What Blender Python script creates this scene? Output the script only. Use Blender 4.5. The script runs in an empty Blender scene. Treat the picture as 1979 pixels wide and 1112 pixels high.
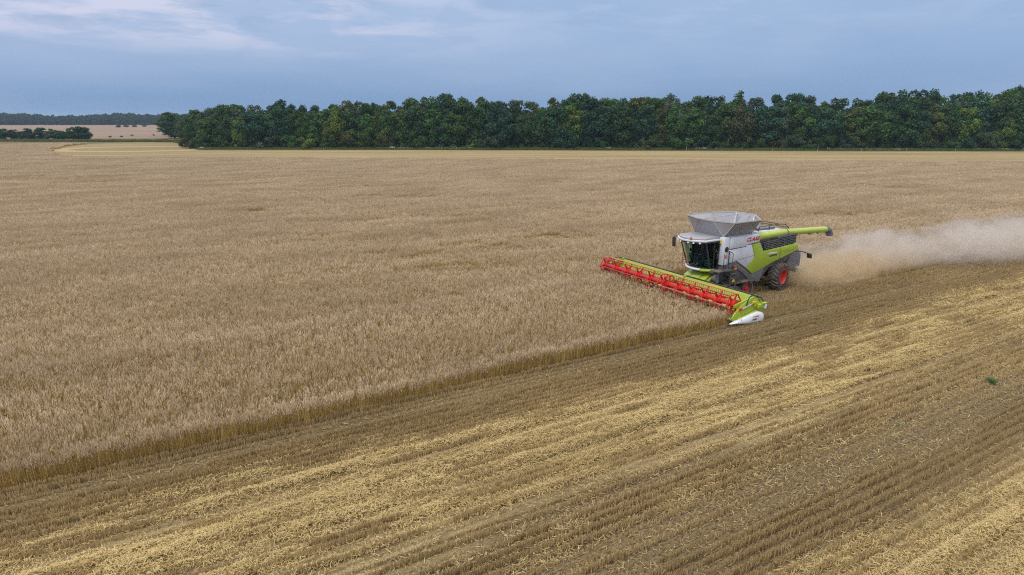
import bpy, bmesh, math, random
import numpy as np
from mathutils import Vector, Matrix, Euler
R = math.radians
random.seed(7); rng = np.random.default_rng(11)
sc = bpy.context.scene
COL = sc.collection

# ------------------------------------------------------------------ camera
CAM_H = 10.6; F_PX = 1225.0; CX, CY = 989.5, 556.0; Y_HOR = 228.0
PITCH = math.atan((CY - Y_HOR) / F_PX)
cam_d = bpy.data.cameras.new('camera'); cam = bpy.data.objects.new('camera', cam_d); COL.objects.link(cam)
cam_d.sensor_width = 36; cam_d.lens = F_PX / 1979 * 36
cam_d.clip_start = 0.1; cam_d.clip_end = 20000
cam.location = (0, 0, CAM_H); cam.rotation_euler = (math.pi / 2 - PITCH, 0, 0)
sc.camera = cam

# ------------------------------------------------------------------ light
SUN_EL, SUN_AZ = 56.0, -128.0        # elevation; compass direction the light comes from (degrees from +Y, clockwise)
def nn(nt, t, **kw):
    n = nt.nodes.new(t)
    for k, v in kw.items():
        if k in n.inputs: n.inputs[k].default_value = v
        else: setattr(n, k, v)
    return n
def L(nt, a, b): nt.links.new(a, b)
def math_(nt, op, a, b=None, c=None, clamp=False):
    n = nt.nodes.new('ShaderNodeMath'); n.operation = op; n.use_clamp = clamp
    for i, v in enumerate((a, b, c)):
        if v is None: continue
        if isinstance(v, (int, float)): n.inputs[i].default_value = v
        else: L(nt, v, n.inputs[i])
    return n.outputs[0]
def mixc(nt, fac, a, b, typ='MIX'):
    n = nt.nodes.new('ShaderNodeMix'); n.data_type = 'RGBA'; n.blend_type = typ
    for idx, v in ((0, fac), (6, a), (7, b)):
        if isinstance(v, (int, float)): n.inputs[idx].default_value = v
        elif isinstance(v, tuple): n.inputs[idx].default_value = (*v, 1) if len(v) == 3 else v
        else: L(nt, v, n.inputs[idx])
    return n.outputs[2]
def mapr(nt, v, a, b, c=0., d=1., smooth=True):
    n = nt.nodes.new('ShaderNodeMapRange'); n.interpolation_type = 'SMOOTHSTEP' if smooth else 'LINEAR'
    L(nt, v, n.inputs[0])
    for i, x in enumerate((a, b, c, d)): n.inputs[i + 1].default_value = x
    return n.outputs[0]
def noise(nt, vec, scale, detail=3., rough=.5, dist=0.):
    n = nn(nt, 'ShaderNodeTexNoise', Scale=scale, Detail=detail, Roughness=rough, Distortion=dist)
    if vec is not None: L(nt, vec, n.inputs['Vector'])
    return n.outputs[0]

world = bpy.data.worlds.new('World'); sc.world = world; world.use_nodes = True
nt = world.node_tree; nt.nodes.clear()
out = nt.nodes.new('ShaderNodeOutputWorld')
sky = nt.nodes.new('ShaderNodeTexSky'); sky.sky_type = 'NISHITA'; sky.sun_disc = False
sky.sun_elevation = R(SUN_EL); sky.sun_rotation = R(SUN_AZ); sky.altitude = 200
sky.air_density = 1.2; sky.dust_density = 2.0; sky.ozone_density = 2.0
bgA = nn(nt, 'ShaderNodeBackground', Strength=0.10); L(nt, sky.outputs[0], bgA.inputs[0])
tc = nt.nodes.new('ShaderNodeTexCoord'); sep = nt.nodes.new('ShaderNodeSeparateXYZ'); L(nt, tc.outputs['Generated'], sep.inputs[0])
X, Y, Z = sep.outputs
el = math_(nt, 'MAXIMUM', Z, 0.0)
den = math_(nt, 'ADD', el, 0.10)
px = math_(nt, 'DIVIDE', X, den); py = math_(nt, 'DIVIDE', Y, den)
cmb = nt.nodes.new('ShaderNodeCombineXYZ'); L(nt, px, cmb.inputs[0]); L(nt, py, cmb.inputs[1])
n1 = noise(nt, cmb.outputs[0], .55, 6, .58, .3)      # cloud deck
cmb2 = nt.nodes.new('ShaderNodeCombineXYZ'); L(nt, math_(nt, 'MULTIPLY', X, 3.2), cmb2.inputs[0]); L(nt, math_(nt, 'MULTIPLY', el, 15.0), cmb2.inputs[1]); L(nt, math_(nt, 'MULTIPLY', Y, .7), cmb2.inputs[2])
n2 = noise(nt, cmb2.outputs[0], 2.0, 9, .56, .25)     # ragged stratus edges near the horizon
n3 = noise(nt, cmb2.outputs[0], .9, 3, .5, .0)
# slate blue near the horizon, paler with height, bright overcast overhead
r1 = nt.nodes.new('ShaderNodeValToRGB'); L(nt, el, r1.inputs[0])
cr = r1.color_ramp; cr.elements[0].position = 0.0; cr.elements[0].color = (.165, .285, .49, 1)
cr.elements[1].position = 1.0; cr.elements[1].color = (1.75, 1.66, 1.58, 1)
for p_, c_ in ((.03, (.175, .297, .515)), (.09, (.235, .36, .58)), (.17, (.295, .42, .63)), (.35, (.66, .74, .90)), (.6, (1.4, 1.36, 1.34))):
    e = cr.elements.new(p_); e.color = (*c_, 1)
base = mixc(nt, mapr(nt, n3, .35, .7), r1.outputs[0], mixc(nt, .12, r1.outputs[0], (.62, .70, .86)))
# brighter, slightly pink break in the clouds, up to the left of the view
mx = mapr(nt, X, .06, -.38); mz = mapr(nt, el, .070, .125)
br = math_(nt, 'MULTIPLY', mx, mz)
base = mixc(nt, math_(nt, 'MULTIPLY', mapr(nt, X, .25, -.6), mapr(nt, el, .03, .12)), base, mixc(nt, .45, base, (.46, .53, .72)))
brk = math_(nt, 'MULTIPLY', br, mapr(nt, n2, .40, .59))
base = mixc(nt, math_(nt, 'MULTIPLY', brk, .72), base, (.66, .64, .77))
n4 = noise(nt, cmb2.outputs[0], 3.1, 8, .6, .3)
base = mixc(nt, math_(nt, 'MULTIPLY', math_(nt, 'MULTIPLY', br, mapr(nt, n4, .52, .60)), .45), base, (.30, .40, .60))
wisp = math_(nt, 'MULTIPLY', mapr(nt, n2, .48, .62), mapr(nt, el, .07, .17))
base = mixc(nt, math_(nt, 'MULTIPLY', wisp, .30), base, (.52, .58, .74))
base = mixc(nt, math_(nt, 'MULTIPLY', mapr(nt, n4, .45, .65), .14), base, (.24, .34, .54))
bgB = nn(nt, 'ShaderNodeBackground', Strength=1.0); L(nt, base, bgB.inputs[0])
mx_ = nt.nodes.new('ShaderNodeMixShader'); mx_.inputs[0].default_value = .90
L(nt, bgA.outputs[0], mx_.inputs[1]); L(nt, bgB.outputs[0], mx_.inputs[2]); L(nt, mx_.outputs[0], out.inputs[0])

sun_d = bpy.data.lights.new('sun', 'SUN'); sun_d.energy = 1.5; sun_d.angle = R(14); sun_d.color = (1., .95, .88)
sun = bpy.data.objects.new('sun', sun_d); COL.objects.link(sun)
az = R(SUN_AZ); sdir = Vector((math.sin(az) * math.cos(R(SUN_EL)), math.cos(az) * math.cos(R(SUN_EL)), math.sin(R(SUN_EL))))
sun.rotation_euler = sdir.to_track_quat('Z', 'Y').to_euler(); sun.location = (-40, -40, 60)
sc.view_settings.view_transform = 'Standard'; sc.view_settings.look = 'None'; sc.view_settings.gamma = 1
sc.view_settings.exposure = 0.22
cy = sc.cycles; cy.max_bounces = 6; cy.diffuse_bounces = 3; cy.glossy_bounces = 3; cy.transmission_bounces = 4
cy.use_denoising = False; cy.filter_width = 1.15; cy.volume_bounces = 4; cy.transparent_max_bounces = 12; cy.volume_step_rate = 1.0; cy.volume_max_steps = 96

# ------------------------------------------------------------------ helpers
sP, cP = math.sin(PITCH), math.cos(PITCH)
def at(x, y, z=0.0):
    """point on the level z that photo pixel (x, y) measures"""
    u, v = (x - CX) / F_PX, (CY - y) / F_PX
    d = (u, v * sP + cP, v * cP - sP); t = (z - CAM_H) / d[2]
    return Vector((d[0] * t, d[1] * t, z))
def px_of(P):
    X, Y, Z = P[0], P[1], P[2] - CAM_H
    zc = Y * cP - Z * sP; return CX + F_PX * X / zc, CY - F_PX * (Y * sP + Z * cP) / zc, zc
P_NOSE = at(1410, 630); P_EDGE = at(0, 955)
D_ = (P_NOSE - P_EDGE).normalized(); N_ = Vector((D_.y, -D_.x, 0))
ANG = math.atan2(D_.y, D_.x)
def sc_of(x, y): v = Vector((x, y, 0)) - P_NOSE; return v.dot(D_), v.dot(N_)
def w_of(s, c, z=0.): p = P_NOSE + D_ * s + N_ * c; return Vector((p.x, p.y, z))
C_FAR = -10.9    # far edge of the swath being cut

def tag(o, label=None, cat=None, group=None, kind=None):
    if label: o['label'] = label
    if cat: o['category'] = cat
    if group: o['group'] = group
    if kind: o['kind'] = kind
    return o
def empty(name, loc, rz=0.):
    o = bpy.data.objects.new(name, None); o.empty_display_size = .3
    o.location = loc; o.rotation_euler = (0, 0, rz); COL.objects.link(o); return o
def mesh_np(name, V, Fq, mats, mi=None, smooth=False):
    """V (n,3), Fq (m,4) or (m,3)"""
    me = bpy.data.meshes.new(name); V = np.asarray(V, np.float32); Fq = np.asarray(Fq, np.int32)
    k = Fq.shape[1]
    me.vertices.add(len(V)); me.vertices.foreach_set('co', V.ravel())
    me.loops.add(Fq.size); me.loops.foreach_set('vertex_index', Fq.ravel())
    me.polygons.add(len(Fq)); me.polygons.foreach_set('loop_start', np.arange(0, Fq.size, k, dtype=np.int32))
    for m in mats: me.materials.append(m)
    if mi is not None: me.polygons.foreach_set('material_index', np.asarray(mi, np.int32))
    me.update(calc_edges=True)
    if smooth: me.polygons.foreach_set('use_smooth', [True] * len(Fq))
    return me
def rotm(e): return Euler(e).to_matrix().to_4x4()
class MB:
    """collects shapes; build() links them as ONE mesh object"""
    def __init__(s): s.bm = bmesh.new()
    def box(s, c, d, rot=(0, 0, 0), bev=0.):
        M = Matrix.Translation(c) @ rotm(rot) @ Matrix.Diagonal((*d, 1))
        r = bmesh.ops.create_cube(s.bm, size=1, matrix=M)
        if bev > 0:
            es = list({e for v in r['verts'] for e in v.link_edges})
            bmesh.ops.bevel(s.bm, geom=es, offset=bev, segments=2, affect='EDGES', profile=.5)
        return s
    def bar(s, a, b, w, h=None):
        a, b = Vector(a), Vector(b); d = b - a; h = h or w
        q = d.to_track_quat('X', 'Z').to_matrix().to_4x4()
        bmesh.ops.create_cube(s.bm, size=1, matrix=Matrix.Translation((a + b) / 2) @ q @ Matrix.Diagonal((d.length, w, h, 1))); return s
    def cyl(s, a, b, r, r2=None, seg=16, caps=True):
        a, b = Vector(a), Vector(b); d = b - a
        q = d.to_track_quat('Z', 'Y').to_matrix().to_4x4()
        bmesh.ops.create_cone(s.bm, cap_ends=caps, segments=seg, radius1=r, radius2=r if r2 is None else r2, depth=d.length, matrix=Matrix.Translation((a + b) / 2) @ q); return s
    def tube(s, pts, r, seg=8):
        pts = [Vector(p) for p in pts]; rings = []
        for i, p in enumerate(pts):
            t = (pts[min(i + 1, len(pts) - 1)] - pts[max(i - 1, 0)]).normalized()
            q = t.to_track_quat('Z', 'Y').to_matrix()
            rings.append([s.bm.verts.new(p + q @ Vector((r * math.cos(2 * math.pi * k / seg), r * math.sin(2 * math.pi * k / seg), 0))) for k in range(seg)])
        for A, B in zip(rings, rings[1:]):
            for k in range(seg): s.bm.faces.new((A[k], A[(k + 1) % seg], B[(k + 1) % seg], B[k]))
        s.bm.faces.new(rings[0][::-1]); s.bm.faces.new(rings[-1]); return s
    def prism(s, poly, y0, y1, ax='y'):
        """polygon in (x,z) run from y0 to y1 (or (x,y) from z0 to z1 with ax='z', (y,z) from x0 to x1 with ax='x')"""
        f = {'y': lambda p, t: (p[0], t, p[1]), 'z': lambda p, t: (p[0], p[1], t), 'x': lambda p, t: (t, p[0], p[1])}[ax]
        A = [s.bm.verts.new(f(p, y0)) for p in poly]; B = [s.bm.verts.new(f(p, y1)) for p in poly]; n = len(poly)
        s.bm.faces.new(A); s.bm.faces.new(B[::-1])
        for i in range(n): s.bm.faces.new((A[i], B[i], B[(i + 1) % n], A[(i + 1) % n]))
        return s
    def sheet(s, quad, th):
        q = [Vector(p) for p in quad]; n = (q[1] - q[0]).cross(q[2] - q[0]).normalized() * th
        A = [s.bm.verts.new(p) for p in q]; B = [s.bm.verts.new(p + n) for p in q]; k = len(q)
        s.bm.faces.new(A[::-1]); s.bm.faces.new(B)
        for i in range(k): s.bm.faces.new((A[i], A[(i + 1) % k], B[(i + 1) % k], B[i]))
        return s
    def lathe(s, prof, c, axis='y', seg=32):
        """profile [(offset along axis, radius)]"""
        c = Vector(c); rings = []
        for (t, r) in prof:
            ring = []
            for k in range(seg):
                a = 2 * math.pi * k / seg; u, v = r * math.cos(a), r * math.sin(a)
                ring.append(s.bm.verts.new(c + Vector({'y': (u, t, v), 'x': (t, u, v), 'z': (u, v, t)}[axis])))
            rings.append(ring)
        for A, B in zip(rings, rings[1:]):
            for k in range(seg): s.bm.faces.new((A[k], A[(k + 1) % seg], B[(k + 1) % seg], B[k]))
        return s
    def sphere(s, c, r, sc3=(1, 1, 1), sub=2):
        bmesh.ops.create_icosphere(s.bm, subdivisions=sub, radius=r, matrix=Matrix.Translation(c) @ Matrix.Diagonal((*sc3, 1))); return s
    def build(s, name, mat, parent=None, smooth=True, bevel=0., label=None):
        bmesh.ops.recalc_face_normals(s.bm, faces=s.bm.faces)
        me = bpy.data.meshes.new(name); s.bm.to_mesh(me); s.bm.free()
        for m in (mat if isinstance(mat, (list, tuple)) else [mat]): me.materials.append(m)
        o = bpy.data.objects.new(name, me); COL.objects.link(o); o.parent = parent
        if smooth:
            for p in me.polygons: p.use_smooth = True
            es = o.modifiers.new('edges', 'EDGE_SPLIT'); es.split_angle = R(32)
        if bevel:
            b = o.modifiers.new('bevel', 'BEVEL'); b.width = bevel; b.segments = 2; b.limit_method = 'ANGLE'; b.angle_limit = R(40)
            if smooth: o.modifiers.move(1, 0)
        if label: o['label'] = label
        return o

# ------------------------------------------------------------------ materials
def mat(name):
    m = bpy.data.materials.new(name); m.use_nodes = True; t = m.node_tree; t.nodes.clear()
    o = t.nodes.new('ShaderNodeOutputMaterial'); b = t.nodes.new('ShaderNodeBsdfPrincipled'); L(t, b.outputs[0], o.inputs[0])
    return m, t, b, o
def paint(name, col, rough=.4, metal=0., dust=.25, coat=0., dscale=2.0, dcol=(.30, .235, .155)):
    """painted or bare machine surface with a coat of field dust in patches"""
    m, t, b, o = mat(name)
    g = t.nodes.new('ShaderNodeTexCoord')
    n = noise(t, g.outputs['Object'], dscale, 6, .62, .4); f = noise(t, g.outputs['Object'], 24, 4, .7)
    fac = math_(t, 'MULTIPLY', mapr(t, math_(t, 'ADD', math_(t, 'MULTIPLY', n, .7), math_(t, 'MULTIPLY', f, .3)), .35, .68), dust)
    if dust > .05:
        ge = t.nodes.new('ShaderNodeNewGeometry'); sn = t.nodes.new('ShaderNodeSeparateXYZ'); L(t, ge.outputs['Normal'], sn.inputs[0])
        up = math_(t, 'MULTIPLY', mapr(t, sn.outputs[2], .35, .95), mapr(t, math_(t, 'ADD', math_(t, 'MULTIPLY', n, .4), math_(t, 'MULTIPLY', f, .6)), .40, .62))
        fac = math_(t, 'MAXIMUM', math_(t, 'MULTIPLY', fac, 1.35), math_(t, 'MULTIPLY', up, min(.8, .25 + dust)), clamp=True)
    L(t, mixc(t, fac, tuple(col), dcol), b.inputs['Base Color'])
    L(t, math_(t, 'ADD', math_(t, 'MULTIPLY', fac, .6), rough, clamp=True), b.inputs['Roughness'])
    L(t, math_(t, 'MULTIPLY', math_(t, 'SUBTRACT', 1., fac), metal), b.inputs['Metallic'])
    if coat: b.inputs['Coat Weight'].default_value = coat
    return m
M = {}
M['green'] = paint('lime_green_paint', (.36, .50, .020), .32, dust=.20, coat=.3)
M['green_soft'] = paint('light_green_paint', (.42, .56, .060), .38, dust=.28)
M['tubegreen'] = paint('tube_green_paint', (.40, .53, .055), .35, dust=.2, coat=.2)
M['white'] = paint('white_grey_paint', (.66, .69, .77), .34, dust=.16, coat=.3)
M['whiter'] = paint('white_paint', (.78, .81, .86), .36, dust=.12, coat=.2)
M['dgrey'] = paint('dark_grey_plastic', (.055, .062, .075), .5, dust=.28)
M['mgrey'] = paint('mid_grey_paint', (.13, .14, .17), .45, dust=.3)
M['black'] = paint('black_steel', (.016, .018, .022), .45, dust=.14)
M['hose'] = paint('black_rubber_hose', (.012, .013, .016), .4, dust=.05)
M['red'] = paint('red_paint', (.70, .018, .010), .36, dust=.10, coat=.2, dcol=(.45, .15, .09))
M['dred'] = paint('deep_red_paint', (.46, .014, .022), .4, dust=.16, dcol=(.40, .16, .13))
M['pink'] = paint('worn_red_bar', (.50, .07, .08), .45, dust=.5, dcol=(.42, .26, .22))
M['orange'] = paint('orange_bar', (.66, .27, .05), .45, dust=.4)
M['yellow'] = paint('yellow_plastic', (.75, .55, .02), .45, dust=.1)
M['galv'] = paint('galvanised_steel', (.40, .41, .44), .38, metal=.6, dust=.45, dscale=1.2, dcol=(.33, .31, .30))
M['steel'] = paint('bare_steel', (.58, .58, .60), .35, metal=.5, dust=.35)
M['lamp'] = paint('lamp_glass', (.85, .87, .90), .15, dust=.05)
M['beacon'] = paint('beacon_orange', (.45, .10, .05), .3, dust=.1)
M['text_red'] = paint('lettering_red', (.55, .01, .012), .4, dust=.0)
M['text_dark'] = paint('lettering_dark', (.03, .035, .04), .4, dust=.0)
M['tyre'] = paint('dusty_tyre_rubber', (.030, .034, .040), .75, dust=.25, dscale=3., dcol=(.20, .155, .10))
M['tread'] = paint('muddy_tread_rubber', (.07, .058, .045), .9, dust=.95, dscale=2.4, dcol=(.24, .18, .115))
M['skin'] = paint('skin', (.42, .24, .17), .5, dust=.0)
M['cloth'] = paint('dark_work_shirt', (.06, .05, .05), .9, dust=.1)
M['jeans'] = paint('blue_trousers', (.035, .05, .085), .9, dust=.1)
M['hair'] = paint('brown_hair', (.03, .018, .01), .7, dust=.0)
M['seatcloth'] = paint('seat_fabric', (.02, .07, .065), .85, dust=.1)
M['wood'] = paint('weathered_post', (.33, .32, .28), .85, dust=.3)
def glass(name, tint, refl=.0):
    m, t, b, o = mat(name); t.nodes.remove(b)
    tr = t.nodes.new('ShaderNodeBsdfTransparent'); tr.inputs[0].default_value = (*tint, 1)
    gl = t.nodes.new('ShaderNodeBsdfGlossy'); gl.inputs[1].default_value = .12; gl.inputs[0].default_value = (.9, .95, 1, 1)
    fr = t.nodes.new('ShaderNodeLayerWeight'); fr.inputs[0].default_value = .06
    ms = t.nodes.new('ShaderNodeMixShader'); L(t, math_(t, 'ADD', fr.outputs[0], refl), ms.inputs[0])
    L(t, tr.outputs[0], ms.inputs[1]); L(t, gl.outputs[0], ms.inputs[2]); L(t, ms.outputs[0], o.inputs[0]); return m
M['glass'] = glass('tinted_cab_glass', (.58, .74, .70))

def wpos(t): return t.nodes.new('ShaderNodeNewGeometry').outputs['Position']
def rowspace(t):
    """world position turned into (along the rows, across the rows)"""
    mp = t.nodes.new('ShaderNodeMapping'); mp.vector_type = 'TEXTURE'; mp.inputs['Location'].default_value = P_NOSE; mp.inputs['Rotation'].default_value = (0, 0, ANG)
    L(t, wpos(t), mp.inputs['Vector']); return mp.outputs[0]
def stretch(t, v, sx, sy, sz=1.):
    n = t.nodes.new('ShaderNodeVectorMath'); n.operation = 'MULTIPLY'; L(t, v, n.inputs[0]); n.inputs[1].default_value = (sx, sy, sz); return n.outputs[0]
def plantmat(name, c1, c2, c3, big=.06, transl=.25, rnd=.5, along=None):
    """dry plant colour: differs from plant to plant and from patch to patch of the field"""
    m, t, b, o = mat(name)
    at_ = t.nodes.new('ShaderNodeAttribute'); at_.attribute_name = 'tint'
    v = rowspace(t)
    n = noise(t, stretch(t, v, .35, 1., 0.) if along else v, big, 4, .6)
    col = mixc(t, at_.outputs['Fac'], c1, c2)
    col = mixc(t, math_(t, 'MULTIPLY', mapr(t, n, .35, .68), rnd), col, c3)
    L(t, col, b.inputs['Base Color']); b.inputs['Roughness'].default_value = .75; b.inputs['Specular IOR Level'].default_value = .25
    tl = t.nodes.new('ShaderNodeBsdfTranslucent'); L(t, col, tl.inputs[0])
    ms = t.nodes.new('ShaderNodeMixShader'); ms.inputs[0].default_value = transl
    L(t, b.outputs[0], ms.inputs[1]); L(t, tl.outputs[0], ms.inputs[2]); L(t, ms.outputs[0], o.inputs[0]); return m
M['head'] = plantmat('ripe_oat_panicles', (.455, .35, .218), (.82, .665, .455), (.43, .33, .20), big=.22, rnd=.6, transl=.3, along=1)
M['stem'] = plantmat('oat_stems', (.20, .13, .03), (.80, .58, .20), (.40, .27, .08), big=.5, transl=.35)
M['stub'] = plantmat('stubble_stems', (.34, .24, .105), (.68, .52, .27), (.35, .265, .14), big=.16, along=1)
M['straw'] = plantmat('loose_straw', (.54, .41, .17), (.76, .61, .31), (.45, .34, .15), big=.25, along=1)

# ------------------------------------------------------------------ the ground
def value_noise(x, y, seed=0):
    x = np.asarray(x, float); y = np.asarray(y, float)
    xi, yi = np.floor(x).astype(int), np.floor(y).astype(int); fx, fy = x - xi, y - yi
    fx = fx * fx * (3 - 2 * fx); fy = fy * fy * (3 - 2 * fy)
    def h(a, b):
        n = (a * 374761393 + b * 668265263 + seed * 69069) & 0xffffffff
        n = ((n ^ (n >> 13)) * 1274126177) & 0xffffffff; return ((n ^ (n >> 16)) & 0xffff) / 65535.
    return (h(xi, yi) * (1 - fx) + h(xi + 1, yi) * fx) * (1 - fy) + (h(xi, yi + 1) * (1 - fx) + h(xi + 1, yi + 1) * fx) * fy
def fbm(x, y, seed=0, o=4):
    s = 0; a = .5; t = 0
    for i in range(o): s = s + a * value_noise(x * 2 ** i, y * 2 ** i, seed + i); t += a; a *= .5
    return s / t

def straw_cover(s, c):
    """0..1: how much loose straw lies on the stubble there"""
    w = (fbm(s * .09, c * .25, 3) - .5) * 3.4
    def band(c0, c1, soft): return np.clip((c + w - c0) / soft, 0, 1) * np.clip((c1 - c - w * .6) / soft, 0, 1)
    v = band(2.5, 9.0, 2.0) + band(13.6, 20.3, 1.3) + .22 * band(7.5, 12.5, 2.5) + .06 * band(.5, 4., 2.) + .30 * band(-9.5, -2.2, 2.) * (s > 9)
    return np.clip(v, 0, 1)

def grid_sheet(name, x0, x1, y0, y1, step, m, z=0.):
    xs = np.arange(x0, x1 + step, step); ys = np.arange(y0, y1 + step, step)
    Xg, Yg = np.meshgrid(xs, ys); V = np.stack([Xg, Yg, np.full_like(Xg, z)], -1).reshape(-1, 3)
    nx = len(xs); i = np.arange((len(ys) - 1) * nx).reshape(-1, nx)[:, :-1].ravel()
    return V, np.stack([i, i + 1, i + nx + 1, i + nx], -1)

m, t, b, o_ = mat('field_soil'); v = rowspace(t)
sv = t.nodes.new('ShaderNodeSeparateXYZ'); L(t, v, sv.inputs[0]); cc = sv.outputs[1]
wob = math_(t, 'MULTIPLY', math_(t, 'SUBTRACT', noise(t, stretch(t, v, .3, 1., 0.), .25, 4, .6), .5), -5.0)
cw = math_(t, 'SUBTRACT', math_(t, 'MULTIPLY', cc, -1.), wob)       # distance across, + towards the camera
def bandn(a, b_, s_): return math_(t, 'MULTIPLY', mapr(t, cw, a, a + s_), mapr(t, cw, b_ - s_, b_, 1., 0.))
# mapping TEXTURE keeps +y on the left of the row direction, so across = -y
st = math_(t, 'ADD', bandn(2.6, 9.2, 1.2), bandn(13.6, 20.5, 1.2), clamp=True)
soil = mixc(t, mapr(t, noise(t, stretch(t, v, .6, 1.8, 1.), 11., 7, .8), .42, .60), (.035, .026, .016), (.27, .20, .105))
chaff = mixc(t, mapr(t, noise(t, stretch(t, v, 1., 2., 1.), 22., 5, .8), .38, .62), (.13, .095, .05), (.52, .41, .21))
rows = math_(t, 'MULTIPLY', mapr(t, noise(t, stretch(t, v, .12, 6., 1.), 1.2, 3, .6), .38, .6), .75)
col = mixc(t, rows, soil, mixc(t, mapr(t, noise(t, stretch(t, v, .6, 1.8, 1.), 13., 6, .8), .43, .58), (.06, .044, .024), (.33, .25, .13)))
col = mixc(t, math_(t, 'MULTIPLY', st, mapr(t, noise(t, stretch(t, v, .4, 1.5, 1.), 1.7, 5, .65), .3, .55, .25, .95)), col, chaff)
L(t, col, b.inputs['Base Color']); b.inputs['Roughness'].default_value = .95; b.inputs['Specular IOR Level'].default_value = .1
bp = nn(t, 'ShaderNodeBump', Strength=.8, Distance=.08); L(t, noise(t, v, 8., 6, .7), bp.inputs['Height']); L(t, bp.outputs[0], b.inputs['Normal'])
M['soil'] = m
me = bpy.data.meshes.new('ground'); S_ = 7000.
me.from_pydata([(-S_, -S_, 0), (S_, -S_, 0), (S_, S_, 0), (-S_, S_, 0)], [], [(0, 1, 2, 3)]); me.materials.append(M['soil'])
g = bpy.data.objects.new('ground', me); COL.objects.link(g); tag(g, kind='structure')

def flat(name, pts, z, m):
    bm = bmesh.new(); f = bm.faces.new([bm.verts.new((p[0], p[1], z)) for p in pts])
    if f.normal.z < 0: f.normal_flip()
    bm.normal_update()
    if f.normal.z < 0: f.normal_flip()
    bmesh.ops.triangulate(bm, faces=bm.faces); me = bpy.data.meshes.new(name); bm.to_mesh(me); bm.free()
    me.materials.append(m); o = bpy.data.objects.new(name, me); COL.objects.link(o); return tag(o, kind='structure')
# the already-cut strip along the wood and its rounded end on the left
STRIP = [(95, 294.5, 0), (107, 289, 0), (128, 283.5, 0), (160, 279.5, 0), (205, 276.8, 0), (260, 275.5, 0), (330, 275, 0), (372, 279, 0), (384, 288.5, 0),
         (700, 290, 0), (1000, 290.5, 0), (1400, 292, 0), (2300, 294, 0), (2300, 316, .9), (1979, 311, .9), (1500, 308, .9), (1000, 305, .9), (500, 302.5, .9),
         (300, 303, .9), (230, 303.5, .9), (150, 301, .9), (110, 298, .9)]
STRIP_W = [at(x, y, z) for x, y, z in STRIP]
def inside(P, poly):
    x, y = P[..., 0], P[..., 1]; r = np.zeros(x.shape, bool); n = len(poly)
    for i in range(n):
        (x1, y1), (x2, y2) = poly[i][:2], poly[(i + 1) % n][:2]
        if y1 == y2: continue
        r ^= ((y1 > y) != (y2 > y)) & (x < (x2 - x1) * (y - y1) / (y2 - y1) + x1)
    return r
def fieldmat(name, c1, c2, c3, sx, sy, sc_=1.):
    m, t, b, o = mat(name); p = wpos(t)
    a = noise(t, stretch(t, p, sx, sy, 0.), sc_, 5, .6); q = noise(t, p, .6, 4, .7)
    col = mixc(t, mapr(t, a, .36, .64), c1, c2); col = mixc(t, math_(t, 'MULTIPLY', mapr(t, q, .4, .65), .45), col, c3)
    L(t, col, b.inputs['Base Color']); b.inputs['Roughness'].default_value = .95; b.inputs['Specular IOR Level'].default_value = .1; return m
M['strip'] = fieldmat('pale_cut_straw', (.25, .19, .09), (.36, .28, .145), (.20, .155, .08), .014, .22, 1.)
M['far'] = fieldmat('distant_crop', (.235, .175, .125), (.285, .21, .15), (.20, .15, .105), .004, .03, 1.)
M['verge'] = fieldmat('rough_grass', (.07, .11, .025), (.13, .15, .045), (.05, .09, .02), .1, .3, 1.)
t = M['strip'].node_tree; p_ = wpos(t); ctr_ = at(262, 288); dv = t.nodes.new('ShaderNodeVectorMath'); dv.operation = 'SUBTRACT'; L(t, p_, dv.inputs[0]); dv.inputs[1].default_value = (ctr_.x, ctr_.y, 0)
dl_ = t.nodes.new('ShaderNodeVectorMath'); dl_.operation = 'LENGTH'; L(t, stretch(t, dv.outputs[0], .72, 1., 0.), dl_.inputs[0])
cmbr = t.nodes.new('ShaderNodeCombineXYZ'); L(t, dl_.outputs['Value'], cmbr.inputs[0]); rg = noise(t, cmbr.outputs[0], .085, 3, .65)
bs = t.nodes['Principled BSDF']; old = bs.inputs['Base Color'].links[0].from_socket
sx_ = t.nodes.new('ShaderNodeSeparateXYZ'); L(t, dv.outputs[0], sx_.inputs[0])
L(t, mixc(t, math_(t, 'MULTIPLY', mapr(t, rg, .40, .46), mapr(t, sx_.outputs[0], 60., 20., .0, .8)), old, mixc(t, mapr(t, rg, .49, .60), (.225, .17, .08), (.39, .305, .165))), bs.inputs['Base Color'])
o = flat('stubble_field', STRIP_W, .008, M['strip']); 
far = [at(-250, 268), at(-250, 241.5), at(500, 241.5), at(500, 268)]
o = flat('distant_field', [(p.x, p.y) for p in far], .012, M['far'])
vg = [(-60, 269.5), (60, 270.8), (180, 272), (330, 271.5), (372, 274), (392, 285.5), (700, 286), (1000, 287), (1400, 288), (2300, 289.5), (2300, 294.2), (1400, 292.2), (1000, 290.8), (700, 290.2), (384, 288.8), (372, 279), (330, 275), (180, 275.5), (60, 273.8), (-60, 272.5)]
o = flat('grass_verge', [at(x, y) for x, y in vg], .016, M['verge'])
M['litter'] = fieldmat('leaf_litter', (.035, .032, .018), (.05, .05, .022), (.03, .04, .015), .2, .2)
wf = [(384, 285), (700, 285.9), (1000, 286.9), (1400, 287.9), (2300, 289.4), (2300, 262), (1400, 262), (384, 262), (340, 262), (345, 262), (334, 270), (376, 279)]
o = flat('wood_floor', [at(x, y) for x, y in [(386, 288.0), (700, 289.2), (1000, 290.0), (1400, 291.2), (2300, 293.0), (2300, 280), (1400, 279), (384, 276), (340, 268), (336, 271), (376, 279)]], .021, M['litter'])

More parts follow.
